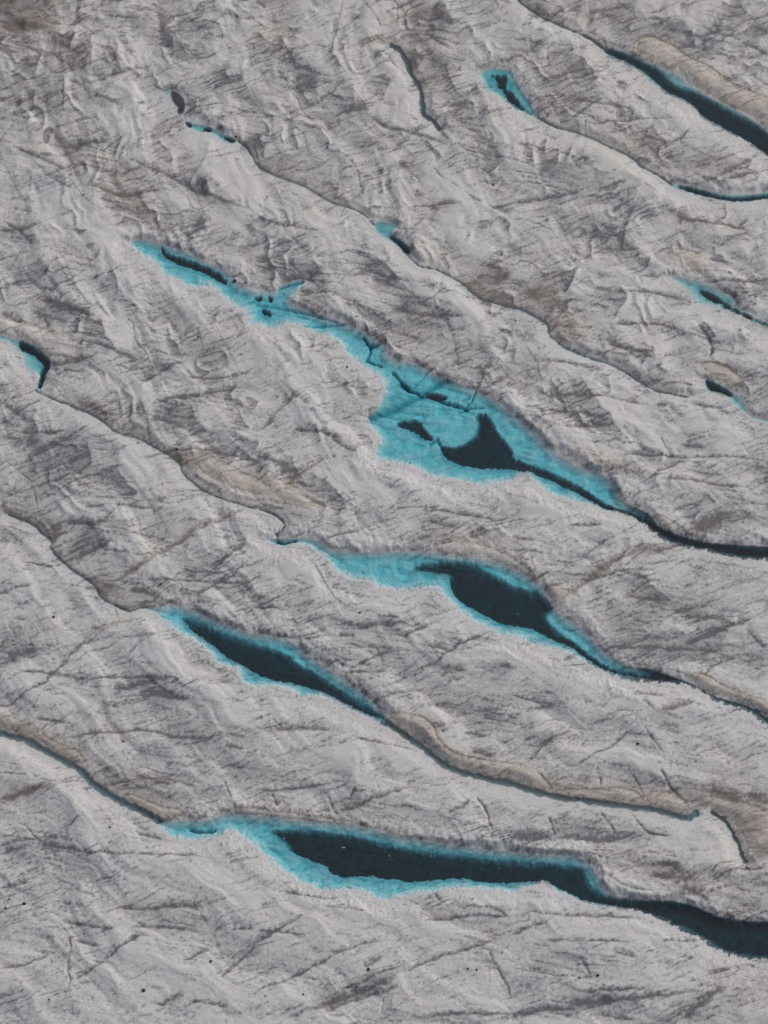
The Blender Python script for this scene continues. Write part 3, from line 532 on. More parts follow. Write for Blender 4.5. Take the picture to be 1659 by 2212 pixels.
# ------------------------------------------------------------------ base relief (metres)
print("relief")
du = U32 - f32(1900)
dv = V32 + f32(300)
Q = np.sqrt(du * du + dv * dv)
TH = np.arctan2(dv, -du)
S = TH * f32(1900.0)
wq = fbm(U32 / 170, V32 / 170, 3, 5) * 34
ws = fbm(U32 / 210, V32 / 210, 2, 9) * 45
Qw = Q + wq
Sw = S + ws
ridge = fbm(Qw / 95, Sw / 420, 4, 21, .48)
ridge2 = 1 - np.abs(fbm(Qw / 46 + ridge * .5, Sw / 150, 3, 33, .5)) * 1.6
hum = fbm(X32 / 9.0, Y32 / 9.0, 3, 41, .55)
hum2 = fbm(X32 / 2.6, Y32 / 2.6, 3, 47, .6)
H = 1.15 + ridge * (1.45 + .55 * ss(1800, 1000, V32)) + ridge2 * 0.08 + hum * 0.10 + hum2 * 0.05
topl = ss(900, 0, V32 + U32 * .6)
H = H + topl * (fbm(U32 / 60, V32 / 38, 3, 53, .5) * 1.7)
H = np.maximum(H, 0.40 + 0.1 * hum).astype(np.float64)

# dirt and painted shade fields ------------------------------------------------------
print("dirt_shade")
rx, ry = rot(U32, V32, -22)      # rising to the right
fx_, fy_ = rot(U32, V32, 9)      # falling to the right
warp = fbm(U32 / 60, V32 / 60, 2, 61)
warp2 = fbm(U32 / 28, V32 / 28, 2, 62)
sA = fbm(rx / 85 + warp * .4, ry / 6.6 + warp * .9 + warp2 * .25, 3, 71, .6)
sB = fbm(fx_ / 90 + warp * .4, fy_ / 7 + warp * .8 + warp2 * .25, 3, 77, .6)
cloud = fbm(U32 / 90 + warp * .4, V32 / 55, 4, 83, .55)
cloud2 = fbm(Qw / 38, Sw / 90, 3, 91, .55)
mott = fbm(X32 / 1.9, Y32 / 2.6, 3, 97, .65)
speck = pn(X32 / 0.8, Y32 / 1.1, 101)
mixAB = ss(-.35, .35, fbm(U32 / 130, V32 / 130, 2, 103) + .1)
streak = mixAB * sA + (1 - mixAB) * sB
streak = np.clip(-streak - 0.02, 0, 1.0) ** 0.9
dirt_shade = 0.17 + cloud * .16 + cloud2 * .12 - ridge * .27 + mott * .15
patchm = np.zeros_like(U)
brown = np.clip(0.05 + fbm(U32 / 110, V32 / 80, 3, 107) * .30 + ss(1200, 100, V32) * .22, 0, 1).astype(np.float64)
dirt_shade = dirt_shade.astype(np.float64)
bright = np.zeros_like(U)


def ellipse(e, pad=1.9):
    u0, v0, ru, rv, a = e[:5]
    R = max(ru, rv) * pad
    w = window([(u0 - R, v0 - R), (u0 + R, v0 + R)], 2)
    ca, sa = math.cos(math.radians(a)), math.sin(math.radians(a))
    x = U[w] - u0
    y = V[w] - v0
    a_ = (x * ca + y * sa) / ru
    b_ = (-x * sa + y * ca) / rv
    r = np.sqrt(a_ * a_ + b_ * b_) + cloud2[w] * .35 + warp2[w] * .35
    return w, ss(1.45, .45, r)


for e in PATCH:
    w, m = ellipse(e)
    patchm[w] = np.maximum(patchm[w], m * e[5])
    brown[w] = brown[w] * (1 - m * .8) + e[6] * m * .8
for e in BRIGHT:
    w, m = ellipse(e)
    bright[w] = np.maximum(bright[w], m * e[5])
dirt_shade += patchm * .56 - bright * .42
# crests
for c in CRESTS:
    c = smooth_line(c, 1)
    w = window(c, 70)
    d, sd_, par, _, _ = poly_dist(U[w] + warp2[w] * 5, V[w] + warp[w] * 4, c, False)
    # side +1 = upper right of a line that runs down to the right
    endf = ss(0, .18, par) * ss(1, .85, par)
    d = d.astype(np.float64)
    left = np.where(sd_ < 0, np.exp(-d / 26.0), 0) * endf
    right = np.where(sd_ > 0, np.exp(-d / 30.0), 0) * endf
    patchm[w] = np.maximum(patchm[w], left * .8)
    dirt_shade[w] += left * .30 - right * .17  # painted shade left of the crest, painted light right of it
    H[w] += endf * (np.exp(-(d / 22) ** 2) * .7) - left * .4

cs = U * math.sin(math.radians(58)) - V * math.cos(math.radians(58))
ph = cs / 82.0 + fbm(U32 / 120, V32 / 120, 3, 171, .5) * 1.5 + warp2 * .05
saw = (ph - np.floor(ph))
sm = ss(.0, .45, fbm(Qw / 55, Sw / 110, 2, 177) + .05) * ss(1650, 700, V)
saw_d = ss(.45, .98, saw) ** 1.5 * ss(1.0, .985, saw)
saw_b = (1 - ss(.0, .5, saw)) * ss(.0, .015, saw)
dirt_shade += sm * (saw_d * .34 - saw_b * .24)  # scallop faces coloured as if shaded before and lit past the edge
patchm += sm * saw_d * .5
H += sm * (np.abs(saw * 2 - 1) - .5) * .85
streakamp = 0.42 + .95 * patchm + .25 * np.clip(dirt_shade, 0, 1)
dirt_shade += streak * streakamp * 1.05 * (1 + mott * .8)
H -= (streak * streakamp) * .13

# random short strokes
print("strokes")
N = 8500
for k in range(N):
    u0 = rng.uniform(-140, 1800)
    v0 = rng.uniform(-140, 2350)
    j = min(int(np.searchsorted(gv, v0)), NV - 1)
    i = min(int(np.searchsorted(gu, u0)), NU - 1)
    dens = 0.40 + 1.0 * patchm[j, i] + 0.35 * cloud[j, i] - .35 * bright[j, i]
    if rng.rand() > dens:
        continue
    t = rng.rand()
    if t < .50:
        a = -rng.normal(20, 9)
    elif t < .86:
        a = rng.normal(8, 8) + 14 * max(0, 1 - v0 / 1200)
    else:
        a = rng.normal(55, 18)
    L = min(rng.lognormal(3.05, .6), 110)
    wd = rng.uniform(.6, 1.7) * (1 + L / 80)
    dk = rng.uniform(.14, .62) * (1 - .45 * min(max((v0 - 1500) / 500, 0), 1))
    if v0 > 1850 and rng.rand() < .45:
        continue
    if rng.rand() < .02:
        L = rng.uniform(70, 190)
        wd = rng.uniform(.7, 1.3)
        dk = rng.uniform(.3, .6)
    a = math.radians(a)
    ca, sa = math.cos(a), math.sin(a)
    bend = rng.normal(0, .12) / max(L, 10)
    w = window([(u0 - abs(ca) * L - 8, v0 - abs(sa) * L - 8), (u0 + abs(ca) * L + 8, v0 + abs(sa) * L + 8)], 2)
    x = U[w] - u0
    y = V[w] - v0
    al = x * ca + y * sa
    ac = -x * sa + y * ca - bend * al * al + warp2[w] * 2.2 + mott[w] * .8
    tp = np.clip(1 - (al / L) ** 2, 0, 1)
    ww = wd * (.35 + .65 * tp)
    prof = np.where(ac > 0, np.exp(-(ac / (ww * .7)) ** 2), np.exp(-(-ac / (ww * 1.9)) ** 1.3))  # soft upper flank, shading drawn into the stroke's colour
    m = prof * np.sqrt(tp) * dk * (1 + mott[w] * .5)
    dirt_shade[w] += m
    H[w] -= m * .10

# traced lines
print("lines")
fr_c = fbm(U32 / 24, V32 / 24, 2, 181)
for pts, wdt, dk, br, carve in LINES:
    p = smooth_line(pts, 1)
    w = window(p, wdt * 4 + 12)
    jit = warp2[w] * 3.5 + mott[w] * 1.2
    d, sd_, par, _, _ = poly_dist(U[w] + jit, V[w] + jit * .8, p, False)
    amp = ss(-.01, .14, par) * ss(1.01, .8, par)
    wn = wdt * (.55 + .45 * amp) * (1 + .5 * pn((par * 14).astype(f32), par.astype(f32) * 0, int(p[0][0]) % 17))
    wn = np.maximum(wn, .9)
    up = sd_ > 0
    prof = np.where(up, np.exp(-(d / (wn * 1.5)) ** 1.5), np.exp(-(d / (wn * .72)) ** 2))
    if dk > .6:
        prof = np.exp(-(d / (wn * .8)) ** 2.2)
    m = prof * (.15 + .85 * amp) * (1 if dk < .6 else np.clip(.75 + fr_c[w] * .8, .2, 1.2))
    dirt_shade[w] += m * dk * 1.45 * (1 + .35 * mott[w])
    if br > 0:
        brown[w] = brown[w] * (1 - m * br) + m * br
    H[w] -= m * carve * .9
    if dk > .6:          # a bright lip, in colour only, on the lower-left side of a crack
        lip = np.where(~up, np.exp(-((d - wn * 1.7) / (wn * .9)) ** 2), 0) * amp
        dirt_shade[w] -= lip * .12

# ------------------------------------------------------------------ channels
print("channels")
blue = np.zeros_like(U)
cellmask = np.zeros((NV - 1, NU - 1), np.int16)
stream_fields = []
fr_s = fbm(U32 / 12, V32 / 12, 3, 129, .6)
for sidx, s in enumerate(STREAMS):
    p = smooth_line(s['p'], 1)
    w = window(p, 75)
    jit = warp2[w] * 5.0 + mott[w] * 1.6
    d, sd_, par, _, _ = poly_dist(U[w] + jit, V[w] + jit * .6, p, False)
    hw = (s['w'] if s['w'] > 7 else s['w'] * .72) * .5 * (1 + (.8 if s['w'] < 7 else .38) * pn((par * (len(s['p']) * 2.6)).astype(f32), (par * 0).astype(f32), sidx + 3))
    e = d - hw
    up = sd_ > 0
    wid = np.where(up, 13.0 + s['w'] * .6 + 8 * fr_c[w], 26.0 + s['w'])
    k = ss(0, 1, e / wid)
    floor_ = np.where(e < 0, -0.12 - .55 * s['depth'] * ss(0, hw, -e), 0.02)
    Hn = floor_ + k * np.maximum(H[w] - floor_, .3)
    H[w] = np.minimum(H[w], Hn)
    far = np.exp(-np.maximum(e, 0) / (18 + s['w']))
    dirt_shade[w] += np.where(up, far * .16, -far * .26)  # lower-left bank brightened as lit, upper-right darkened as shaded, in colour
    dirt_shade[w] += np.where((e > -1) & (e < 5), .18, 0) * np.where(up, 1.0, .25)
    brown[w] = np.clip(brown[w] + np.where(up, far * .35, 0), 0, 1)
    s['win'] = w
    s['e'] = e
    s['hw'] = hw
    inn = ss(1.0, -2.0, e)
    dirt_shade[w] = dirt_shade[w] * (1 - inn) + inn * (.98 if s['kind'] == 'dark' else .92 + .08 * fr_s[w])
    blue[w] = np.maximum(blue[w], inn * .35)

# ------------------------------------------------------------------ ponds
print("ponds")
deepm = np.zeros_like(U)
teal = np.zeros_like(U)
wet = np.zeros_like(U)
fr1 = fbm(U32 / 16, V32 / 16, 3, 131, .6)
fr_b = fbm(U32 / 48, V32 / 48, 2, 187)
fr2 = fbm(U32 / 6.5, V32 / 6.5, 2, 137, .6)
feather = pn(rot(U32, V32, -58)[0] / 14, rot(U32, V32, -58)[1] / 3.6, 141)
for pi_, p in enumerate(PONDS):
    o = smooth_line(p['o'], 1, True)
    w = window(p['o'], 75)
    s_, sidev = sdf(U[w], V[w], o)
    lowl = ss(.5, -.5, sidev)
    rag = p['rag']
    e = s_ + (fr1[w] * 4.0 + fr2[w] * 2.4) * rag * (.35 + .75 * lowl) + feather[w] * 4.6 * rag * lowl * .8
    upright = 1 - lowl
    vary = ss(-.55, .45, fr_b[w])
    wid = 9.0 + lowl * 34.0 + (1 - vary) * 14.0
    out = ss(0, 1, e / wid)
    chan = ss(.01, .2, blue[w])
    bn = .65 + .7 * fr_s[w]
    Hout = np.maximum(H[w], .5) * out + 0.03 * (e > 0)
    Hout += upright * .5 * bn * ss(0, 7, e) * ss(60, 10, e)
    Hout = Hout * (1 - chan) + np.minimum(H[w], 0.0) * chan
    di = -e * (2.4 if np.ptp(np.array(p['o']), axis=0).max() < 150 else 1.0)
    shelf = 0.05 + .55 * ss(0, 10 - 5 * upright, di) + .95 * ss(4, 26 - 10 * upright, di)
    shelf = shelf + .22 * hum[w] * ss(0, 10, di) + .16 * fr1[w] * ss(2, 10, di)
    shelf = shelf * (1 - .5 * p['teal']) * (1 + .22 * fr_c[w] + .15 * warp2[w])
    ripple = -streak[w] * .6 * ss(0, 8, di)
    depth = np.maximum(shelf - ripple, .04)
    dm = np.zeros_like(s_)
    p['dms'] = []
    taken = np.zeros(s_.shape, bool)
    for dp in p['d']:
        q = smooth_line(dp, 1, True)
        s2, _ = sdf(U[w], V[w], q)
        qa = np.array(dp)
        qb = np.roll(qa, -1, axis=0)
        fat = abs(np.sum(qa[:, 0] * qb[:, 1] - qb[:, 0] * qa[:, 1])) * .5 / np.sum(np.hypot(*(qb - qa).T))
        soft = float(np.clip((fat - 7) / 6, 0, 1))
        s3, _ = sdf(U[w], V[w] + (3.2 + 3.3 * soft), q)      # the bed lies deeper than the surface the outline was read on
        jag = (fr1[w] * 2.0 + fr2[w] * 2.4) * rag
        m1 = s2 + jag < -.5
        p['dms'].append(m1 & (s2 < 6) & ~taken)
        taken |= m1
        m3 = ss(1.6 + 2 * upright * soft, -2.4 - 8 * upright * soft, s3 + jag + p['shr']) * ss(-1, 5, di)
        dm = np.maximum(dm, m3)
        depth = depth + (1.7 + 1.0 * p['teal']) * m3
    Hin = -depth
    near = s_ < 72
    H[w] = np.where(near, np.where(e > 0, np.minimum(Hout, np.maximum(H[w], Hout)), Hin), H[w])
    inm = ss(1.5, -1.5, e)
    deepm[w] = np.maximum(deepm[w], dm * inm)
    teal[w] = np.maximum(teal[w], inm * p['teal'])
    wet[w] = np.maximum(wet[w], inm)
    # banks: crusted low shore coloured as lit, damp high wall coloured as shaded
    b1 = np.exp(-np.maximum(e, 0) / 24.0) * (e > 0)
    dirt_shade[w] += -b1 * lowl * .26 + upright * np.exp(-((np.maximum(e, 0) - 2) / 7.0) ** 2) * .40 * vary * np.clip(.8 + fr1[w] * .8, .1, 1.3) * (e > -2)
    brown[w] = brown[w] * (1 - .6 * np.exp(-np.maximum(e, 0) / 14.0))
    # lake bed colour: clean ice with a little silt on the streaks
    dirt_shade[w] = dirt_shade[w] * (1 - inm) + inm * np.clip(.03 + streak[w] * .25 + .14 * cloud2[w] + .07 * mott[w] + .08 * fr2[w] + .07 * fr1[w] + upright * .25 * ss(22, 2, di), 0, 1)
    if p['o'][0] in ((280, 533), (343, 1774), (566, 1163)):
        teal[w] = np.maximum(teal[w], inm * ss(1290, 1440, U[w]) * .9)
        dirt_shade[w] += inm * ss(1300, 1420, U[w]) * .85
    p['win'] = w
    p['e'] = e
    p['dm'] = dm
# cracks on the bed of the central pond
for pts, wdt, dk in [([(783, 906), (820, 893), (853, 881), (906, 853), (940, 832), (972, 818)], 7.5, .38), ([(783, 728), (800, 745), (798, 762), (793, 776), (825, 788)], 2.2, .6),
                     ([(800, 745), (816, 744)], 2.5, .5), ([(848, 801), (868, 822), (886, 840), (914, 850), (940, 858), (970, 870), (996, 876), (1012, 882)], 2.4, .6),
                     ([(866, 827), (882, 835)], 5, .6), ([(886, 840), (910, 818), (925, 800)], 1.8, .3), ([(1003, 880), (1020, 860), (1028, 846)], 1.8, .45), ([(990, 888), (1012, 878), (1045, 876)], 1.8, .45),
                     ([(872, 1010), (886, 998)], 2.0, .4), ([(930, 955), (945, 945), (955, 965)], 3, .5), ([(600, 625), (625, 614), (655, 609)], 2, .4), ([(553, 655), (600, 662), (660, 676), (730, 695)], 2.2, .35),
                     ([(653, 704), (700, 702), (745, 700)], 2.0, .35), ([(1013, 855), (1000, 862)], 2, .4), ([(968, 866), (990, 872)], 2, .5), ([(410, 1789), (425, 1792), (440, 1795), (465, 1790)], 2.6, .6), ([(600, 1168), (614, 1173), (640, 1167)], 2.4, .6)]:
    w = window(pts, 26)
    d, _, par, _, _ = poly_dist(U[w] + warp2[w] * 3, V[w] + mott[w] * 1.5, pts, False)
    m = np.exp(-(d / wdt) ** 2) * wet[w]
    dirt_shade[w] += m * dk * 1.1
    H[w] -= m * dk * 3.0

# snow banks (separate meshes): keep the ice just below them
drift_data = []
for label, poly, hh in DRIFTS:
    q = smooth_line(poly, 2, True)
    w = window(poly, 16)
    s_, sidev = sdf(U[w], V[w], q)
    e = s_ + fr2[w] * 2.2 + fr1[w] * 1.6
    base = np.maximum(H[w], 0.0)
    for _ in range(14):
        b = base.copy()
        b[1:-1, 1:-1] = (base[:-2, 1:-1] + base[2:, 1:-1] + base[1:-1, :-2] + base[1:-1, 2:] + base[1:-1, 1:-1] * 2) / 6
        base = b
    di = -e
    gx = np.clip(sidev, -1, 1)
    # rises from the low side to a crest close to the upper-right edge
    prof = ss(0, 24, di) * hh * .36 + ss(-1, 7, di) * .22
    z = base + prof
    z = np.where(e > 0, H[w] - .15 * e - .02, z)
    H[w] = np.where(e < -2, np.minimum(H[w], z - .25), H[w])
    dirt_shade[w] += .35 * np.exp(-((e - 1.5) / 2.2) ** 2) * ss(-.2, .6, sidev)
    brown[w] = np.clip(brown[w] + np.exp(-np.maximum(e, 0) / 9.0) * .6 * (1 - wet[w]), 0, 1)
    drift_data.append((label, w, e, z, gx))

# ------------------------------------------------------------------ colours
print("colour")
dots = ss(.50, .82, pn(X32 / 1.6, Y32 / 2.0, 161) + .25 * pn(X32 / 30, Y32 / 30, 163))
dirt_shade += (speck * .09 + dots * (.34 + .2 * ss(1500, 2000, V))) * (1 - wet)
dirt_shade -= .07 * ss(1700, 2050, V) * (1 - wet)
dirt_shade = np.where(wet > .5, dirt_shade, (dirt_shade - .30) * 1.25 + .27)
dirt_shade = np.where((wet < .5) & (dirt_shade > .72), .72 + (dirt_shade - .72) * .65, dirt_shade)
dirt_shade = np.clip(dirt_shade, 0, 1.15)
ICE = np.array([.632, .624, .618])
GREY = np.array([.182, .177, .193])
BRN = np.array([.275, .240, .208])
dd = np.clip(dirt_shade, 0, 1.1)[..., None]
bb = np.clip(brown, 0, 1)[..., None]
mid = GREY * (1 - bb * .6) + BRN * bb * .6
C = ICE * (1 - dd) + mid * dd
C = C * (1 - bb * .14 * np.array([.0, .45, 1.0]) * (1 - wet[..., None]))
cool = np.clip(cloud * .5 + hum * .2, 0, 1)[..., None]
C = C * (1 - cool * .07 * np.array([1.0, .5, .0]))
BED = np.array([.66, .68, .69])
tl = teal[..., None]
bed = (BED * (1 - tl * .45) + np.array([.36, .40, .39]) * tl * .45)
bedc = bed * (1 - dd) + np.array([.060, .085, .105]) * dd
C = C * (1 - wet[..., None]) + bedc * wet[..., None]
dmc = deepm[..., None]
dbed = np.array([.068, .046, .050]) * (1 - tl) + np.array([.040, .044, .052]) * tl
C = C * (1 - dmc) + dbed * (1 + .35 * fr_c[..., None] + .2 * warp2[..., None]) * dmc
bl = blue[..., None] * (1 - wet[..., None])
C = C * (1 - bl * .4) + np.array([.12, .22, .26]) * bl * .4
C = np.clip(C, .01, .85)


# ------------------------------------------------------------------ materials
def new_mat(name):
    m = bpy.data.materials.new(name)
    m.use_nodes = True
    t = m.node_tree
    t.nodes.clear()
    out = t.nodes.new('ShaderNodeOutputMaterial')
    return m, t, out


def ice_material(name, attr, bump=.5, rough=.62, grain=.16):
    m, t, out = new_mat(name)
    b = t.nodes.new('ShaderNodeBsdfPrincipled')
    a = t.nodes.new('ShaderNodeAttribute')
    a.attribute_name = attr
    g = t.nodes.new('ShaderNodeNewGeometry')
    n1 = t.nodes.new('ShaderNodeTexNoise')
    n1.inputs['Scale'].default_value = 1.1
    n1.inputs['Detail'].default_value = 4
    n1.inputs['Roughness'].default_value = .7
    n2 = t.nodes.new('ShaderNodeTexNoise')
    n2.inputs['Scale'].default_value = .28
    n2.inputs['Detail'].default_value = 3
    t.links.new(g.outputs['Position'], n1.inputs['Vector'])
    t.links.new(g.outputs['Position'], n2.inputs['Vector'])
    mr = t.nodes.new('ShaderNodeMapRange')
    mr.inputs['From Min'].default_value = .25
    mr.inputs['From Max'].default_value = .75
    mr.inputs['To Min'].default_value = 1 - grain
    mr.inputs['To Max'].default_value = 1 + grain
    t.links.new(n1.outputs[0], mr.inputs['Value'])
    mx = t.nodes.new('ShaderNodeVectorMath')
    mx.operation = 'SCALE'
    t.links.new(a.outputs['Color'], mx.inputs[0])
    t.links.new(mr.outputs[0], mx.inputs['Scale'])
    t.links.new(mx.outputs[0], b.inputs['Base Color'])
    b.inputs['Roughness'].default_value = rough
    b.inputs['Specular IOR Level'].default_value = .25
    ad = t.nodes.new('ShaderNodeMath')
    ad.operation = 'ADD'
    t.links.new(n1.outputs[0], ad.inputs[0])
    t.links.new(n2.outputs[0], ad.inputs[1])
    bp = t.nodes.new('ShaderNodeBump')
    bp.inputs['Strength'].default_value = bump
    bp.inputs['Distance'].default_value = .5
    t.links.new(ad.outputs[0], bp.inputs['Height'])
    t.links.new(bp.outputs[0], b.inputs['Normal'])
    t.links.new(b.outputs[0], out.inputs[0])
    return m


def water_material(name, tint, absorb=None, gloss=True):
    m, t, out = new_mat(name)
    tr = t.nodes.new('ShaderNodeBsdfTransparent')
    tr.inputs[0].default_value = (*tint, 1)
    if gloss:
        gl = t.nodes.new('ShaderNodeBsdfGlossy')
        gl.inputs['Roughness'].default_value = .12
        g = t.nodes.new('ShaderNodeNewGeometry')
        n = t.nodes.new('ShaderNodeTexNoise')
        n.inputs['Scale'].default_value = 1.3
        n.inputs['Detail'].default_value = 3
        t.links.new(g.outputs['Position'], n.inputs['Vector'])
        bp = t.nodes.new('ShaderNodeBump')
        bp.inputs['Strength'].default_value = .25
        bp.inputs['Distance'].default_value = .08
        t.links.new(n.outputs[0], bp.inputs['Height'])
        t.links.new(bp.outputs[0], gl.inputs['Normal'])
        fr = t.nodes.new('ShaderNodeFresnel')
        fr.inputs['IOR'].default_value = 1.33
        mx = t.nodes.new('ShaderNodeMixShader')
        sb = t.nodes.new('ShaderNodeMath')       # light leaving the water upward is not mirrored back (no refraction bend here)
        sb.operation = 'SUBTRACT'
        sb.use_clamp = True
        t.links.new(fr.outputs[0], sb.inputs[0])
        t.links.new(g.outputs['Backfacing'], sb.inputs[1])
        t.links.new(sb.outputs[0], mx.inputs[0])
        t.links.new(tr.outputs[0], mx.inputs[1])
        t.links.new(gl.outputs[0], mx.inputs[2])
        t.links.new(mx.outputs[0], out.inputs['Surface'])
    else:
        t.links.new(tr.outputs[0], out.inputs['Surface'])
    if absorb:
        va = t.nodes.new('ShaderNodeVolumeAbsorption')
        va.inputs['Color'].default_value = (*absorb[0], 1)
        va.inputs['Density'].default_value = absorb[1]
        t.links.new(va.outputs[0], out.inputs['Volume'])
    return m


ABS = ((.24, .875, .945), .36)
ABS_TEAL = ((.18, .82, .87), .42)
m_ice = ice_material('glacier ice', 'Col')
m_snow = ice_material('drifted snow', 'Col', bump=.18, grain=.06, rough=.8)
m_water = water_material('melt water', (1, 1, 1), ABS)
m_side = water_material('melt water side', (1, 1, 1), ABS, gloss=False)
m_water_t = water_material('silty melt water', (1, 1, 1), ABS_TEAL)
m_side_t = water_material('silty melt water side', (1, 1, 1), ABS_TEAL, gloss=False)
m_deep = water_material('deep water', (.88, .91, .93), None, gloss=False)
_t = m_deep.node_tree       # grey veil mixed into this added sheet, standing in for sky reflection
_d = _t.nodes.new('ShaderNodeBsdfDiffuse')
_d.inputs[0].default_value = (.088, .080, .084, 1)
_m = _t.nodes.new('ShaderNodeMixShader')
_m.inputs[0].default_value = .24
_o = [n for n in _t.nodes if n.type == 'OUTPUT_MATERIAL'][0]
_t.links.new([n for n in _t.nodes if n.type == 'BSDF_TRANSPARENT'][0].outputs[0], _m.inputs[1])
_t.links.new(_d.outputs[0], _m.inputs[2])
_t.links.new(_m.outputs[0], _o.inputs['Surface'])
m_stream = water_material('stream water', (.74, .84, .87))
m_stream_dark = water_material('dark stream water', (.60, .68, .72))


# ------------------------------------------------------------------ mesh builders
def mesh_from(name, co, faces, colors=None, smooth=True, mats=None, matidx=None):
    me = bpy.data.meshes.new(name)
    nv, nf = len(co), len(faces)
    me.vertices.add(nv)
    me.vertices.foreach_set('co', np.ascontiguousarray(co, dtype=f32).ravel())
    me.loops.add(nf * 4)
    me.loops.foreach_set('vertex_index', np.ascontiguousarray(faces, dtype=np.int32).ravel())
    me.polygons.add(nf)
    me.polygons.foreach_set('loop_start', np.arange(0, nf * 4, 4, dtype=np.int32))
    me.polygons.foreach_set('use_smooth', np.full(nf, smooth, bool))
    if matidx is not None:
        me.polygons.foreach_set('material_index', np.ascontiguousarray(matidx, dtype=np.int32))
    for m in (mats or []):
        me.materials.append(m)
    if colors is not None:
        at = me.attributes.new('Col', 'FLOAT_COLOR', 'POINT')
        c4 = np.ones((nv, 4), f32)
        c4[:, :3] = colors
        at.data.foreach_set('color', c4.ravel())
    me.update(calc_edges=True)
    return me


def obj(name, me, parent=None, **props):
    o = bpy.data.objects.new(name, me)
    col.objects.link(o)
    if parent is not None:
        o.parent = parent
    for k, v in props.items():
        if v is not None:
            o[k] = v
    return o


print("mesh")
idx = np.arange(NV * NU).reshape(NV, NU)
F = np.stack([idx[1:, :-1], idx[1:, 1:], idx[:-1, 1:], idx[:-1, :-1]], -1).reshape(-1, 4)
P = np.stack([WX, WY, H], -1).reshape(-1, 3)
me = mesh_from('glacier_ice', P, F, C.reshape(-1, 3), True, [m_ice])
obj('glacier_ice', me, kind='structure')


def patch_mesh(name, mask, w, z, mats, colors=None, closed=None, step=1):
    """mask: vertices window array -> cells; z scalar or array. closed = bottom depth for a solid"""
    js = np.arange(w[0].start, min(w[0].stop, NV), step)
    is_ = np.arange(w[1].start, min(w[1].stop, NU), step)
    mk = mask[::step, ::step][:len(js), :len(is_)]
    js, is_ = js[:mk.shape[0]], is_[:mk.shape[1]]
    cell = mk[:-1, :-1] | mk[1:, :-1] | mk[:-1, 1:] | mk[1:, 1:]
    if not cell.any():
        return None
    n0, n1 = mk.shape
    id0 = np.arange(n0 * n1).reshape(n0, n1)
    top = np.stack([id0[1:, :-1], id0[1:, 1:], id0[:-1, 1:], id0[:-1, :-1]], -1)[cell]
    gx = WX[np.ix_(js, is_)]
    gy = WY[np.ix_(js, is_)]
    zz = np.full(gx.shape, float(z)) if np.isscalar(z) else z[::step, ::step][:n0, :n1]
    co = np.stack([gx, gy, zz], -1).reshape(-1, 3)
    cc = None if colors is None else colors[::step, ::step][:n0, :n1].reshape(-1, 3)
    faces = top
    mi = np.zeros(len(top), np.int32)
    if closed is not None:
        co2 = co.copy()
        co2[:, 2] = closed
        off = len(co)
        co = np.vstack([co, co2])
        bottom = top[:, ::-1] + off
        pad = np.zeros((cell.shape[0] + 2, cell.shape[1] + 2), bool)
        pad[1:-1, 1:-1] = cell
        walls = []
        a, b, c, d = id0[:-1, :-1], id0[:-1, 1:], id0[1:, 1:], id0[1:, :-1]   # far-left, far-right, near-right, near-left
        for (e0, e1, nb) in ((a, b, pad[:-2, 1:-1]), (b, c, pad[1:-1, 2:]), (c, d, pad[2:, 1:-1]), (d, a, pad[1:-1, :-2])):
            s = cell & ~nb
            walls.append(np.stack([e0[s], e1[s], e1[s] + off, e0[s] + off], -1))
        walls = np.vstack(walls)
        faces = np.vstack([top, bottom, walls])
        mi = np.concatenate([mi, np.ones(len(bottom) + len(walls), np.int32)])
    used, inv = np.unique(faces, return_inverse=True)
    return mesh_from(name, co[used], inv.reshape(faces.shape), None if cc is None else cc[used], closed is None, mats, mi)


print("water")
pondinner = np.zeros((NV, NU), bool)
for p in PONDS:
    w = p['win']
    mk = p['e'] < 2.6
    pondinner[w] |= p['e'] < -3
    tl_ = p['teal'] > .3
    cu_ = float(np.mean([q[0] for q in p['o']]))
    cv_ = float(np.mean([q[1] for q in p['o']]))
    cx, cy = ground(cu_, cv_)
    em = obj('meltwater_pond', None, label=p['label'], category='pond', group='meltwater ponds on the glacier')
    em.location = (float(cx), float(cy), 0)
    me = patch_mesh('shallow_water', mk, w, 0.0, [m_water_t, m_side_t] if tl_ else [m_water, m_side], closed=-24.0, step=2)
    o = obj('shallow_water', me, em)
    o.location = (-float(cx), -float(cy), 0)
    for q in p['dms']:
        me = patch_mesh('deep_water', q & (p['e'] < 1.5), w, 0.012, [m_deep])
        if me:
            o = obj('deep_water', me, em, label='dark deep water')
            o.location = (-float(cx), -float(cy), 0)
for s in STREAMS:
    w = s['win']
    mk = (s['e'] < 1.6) & ~pondinner[w]
    me = patch_mesh('meltwater_stream', mk, w, -0.015, [m_stream_dark if s['kind'] == 'dark' else m_stream])
    if me:
        obj('meltwater_stream', me, label=s['label'], category=s['cat'], group='meltwater streams on the glacier')

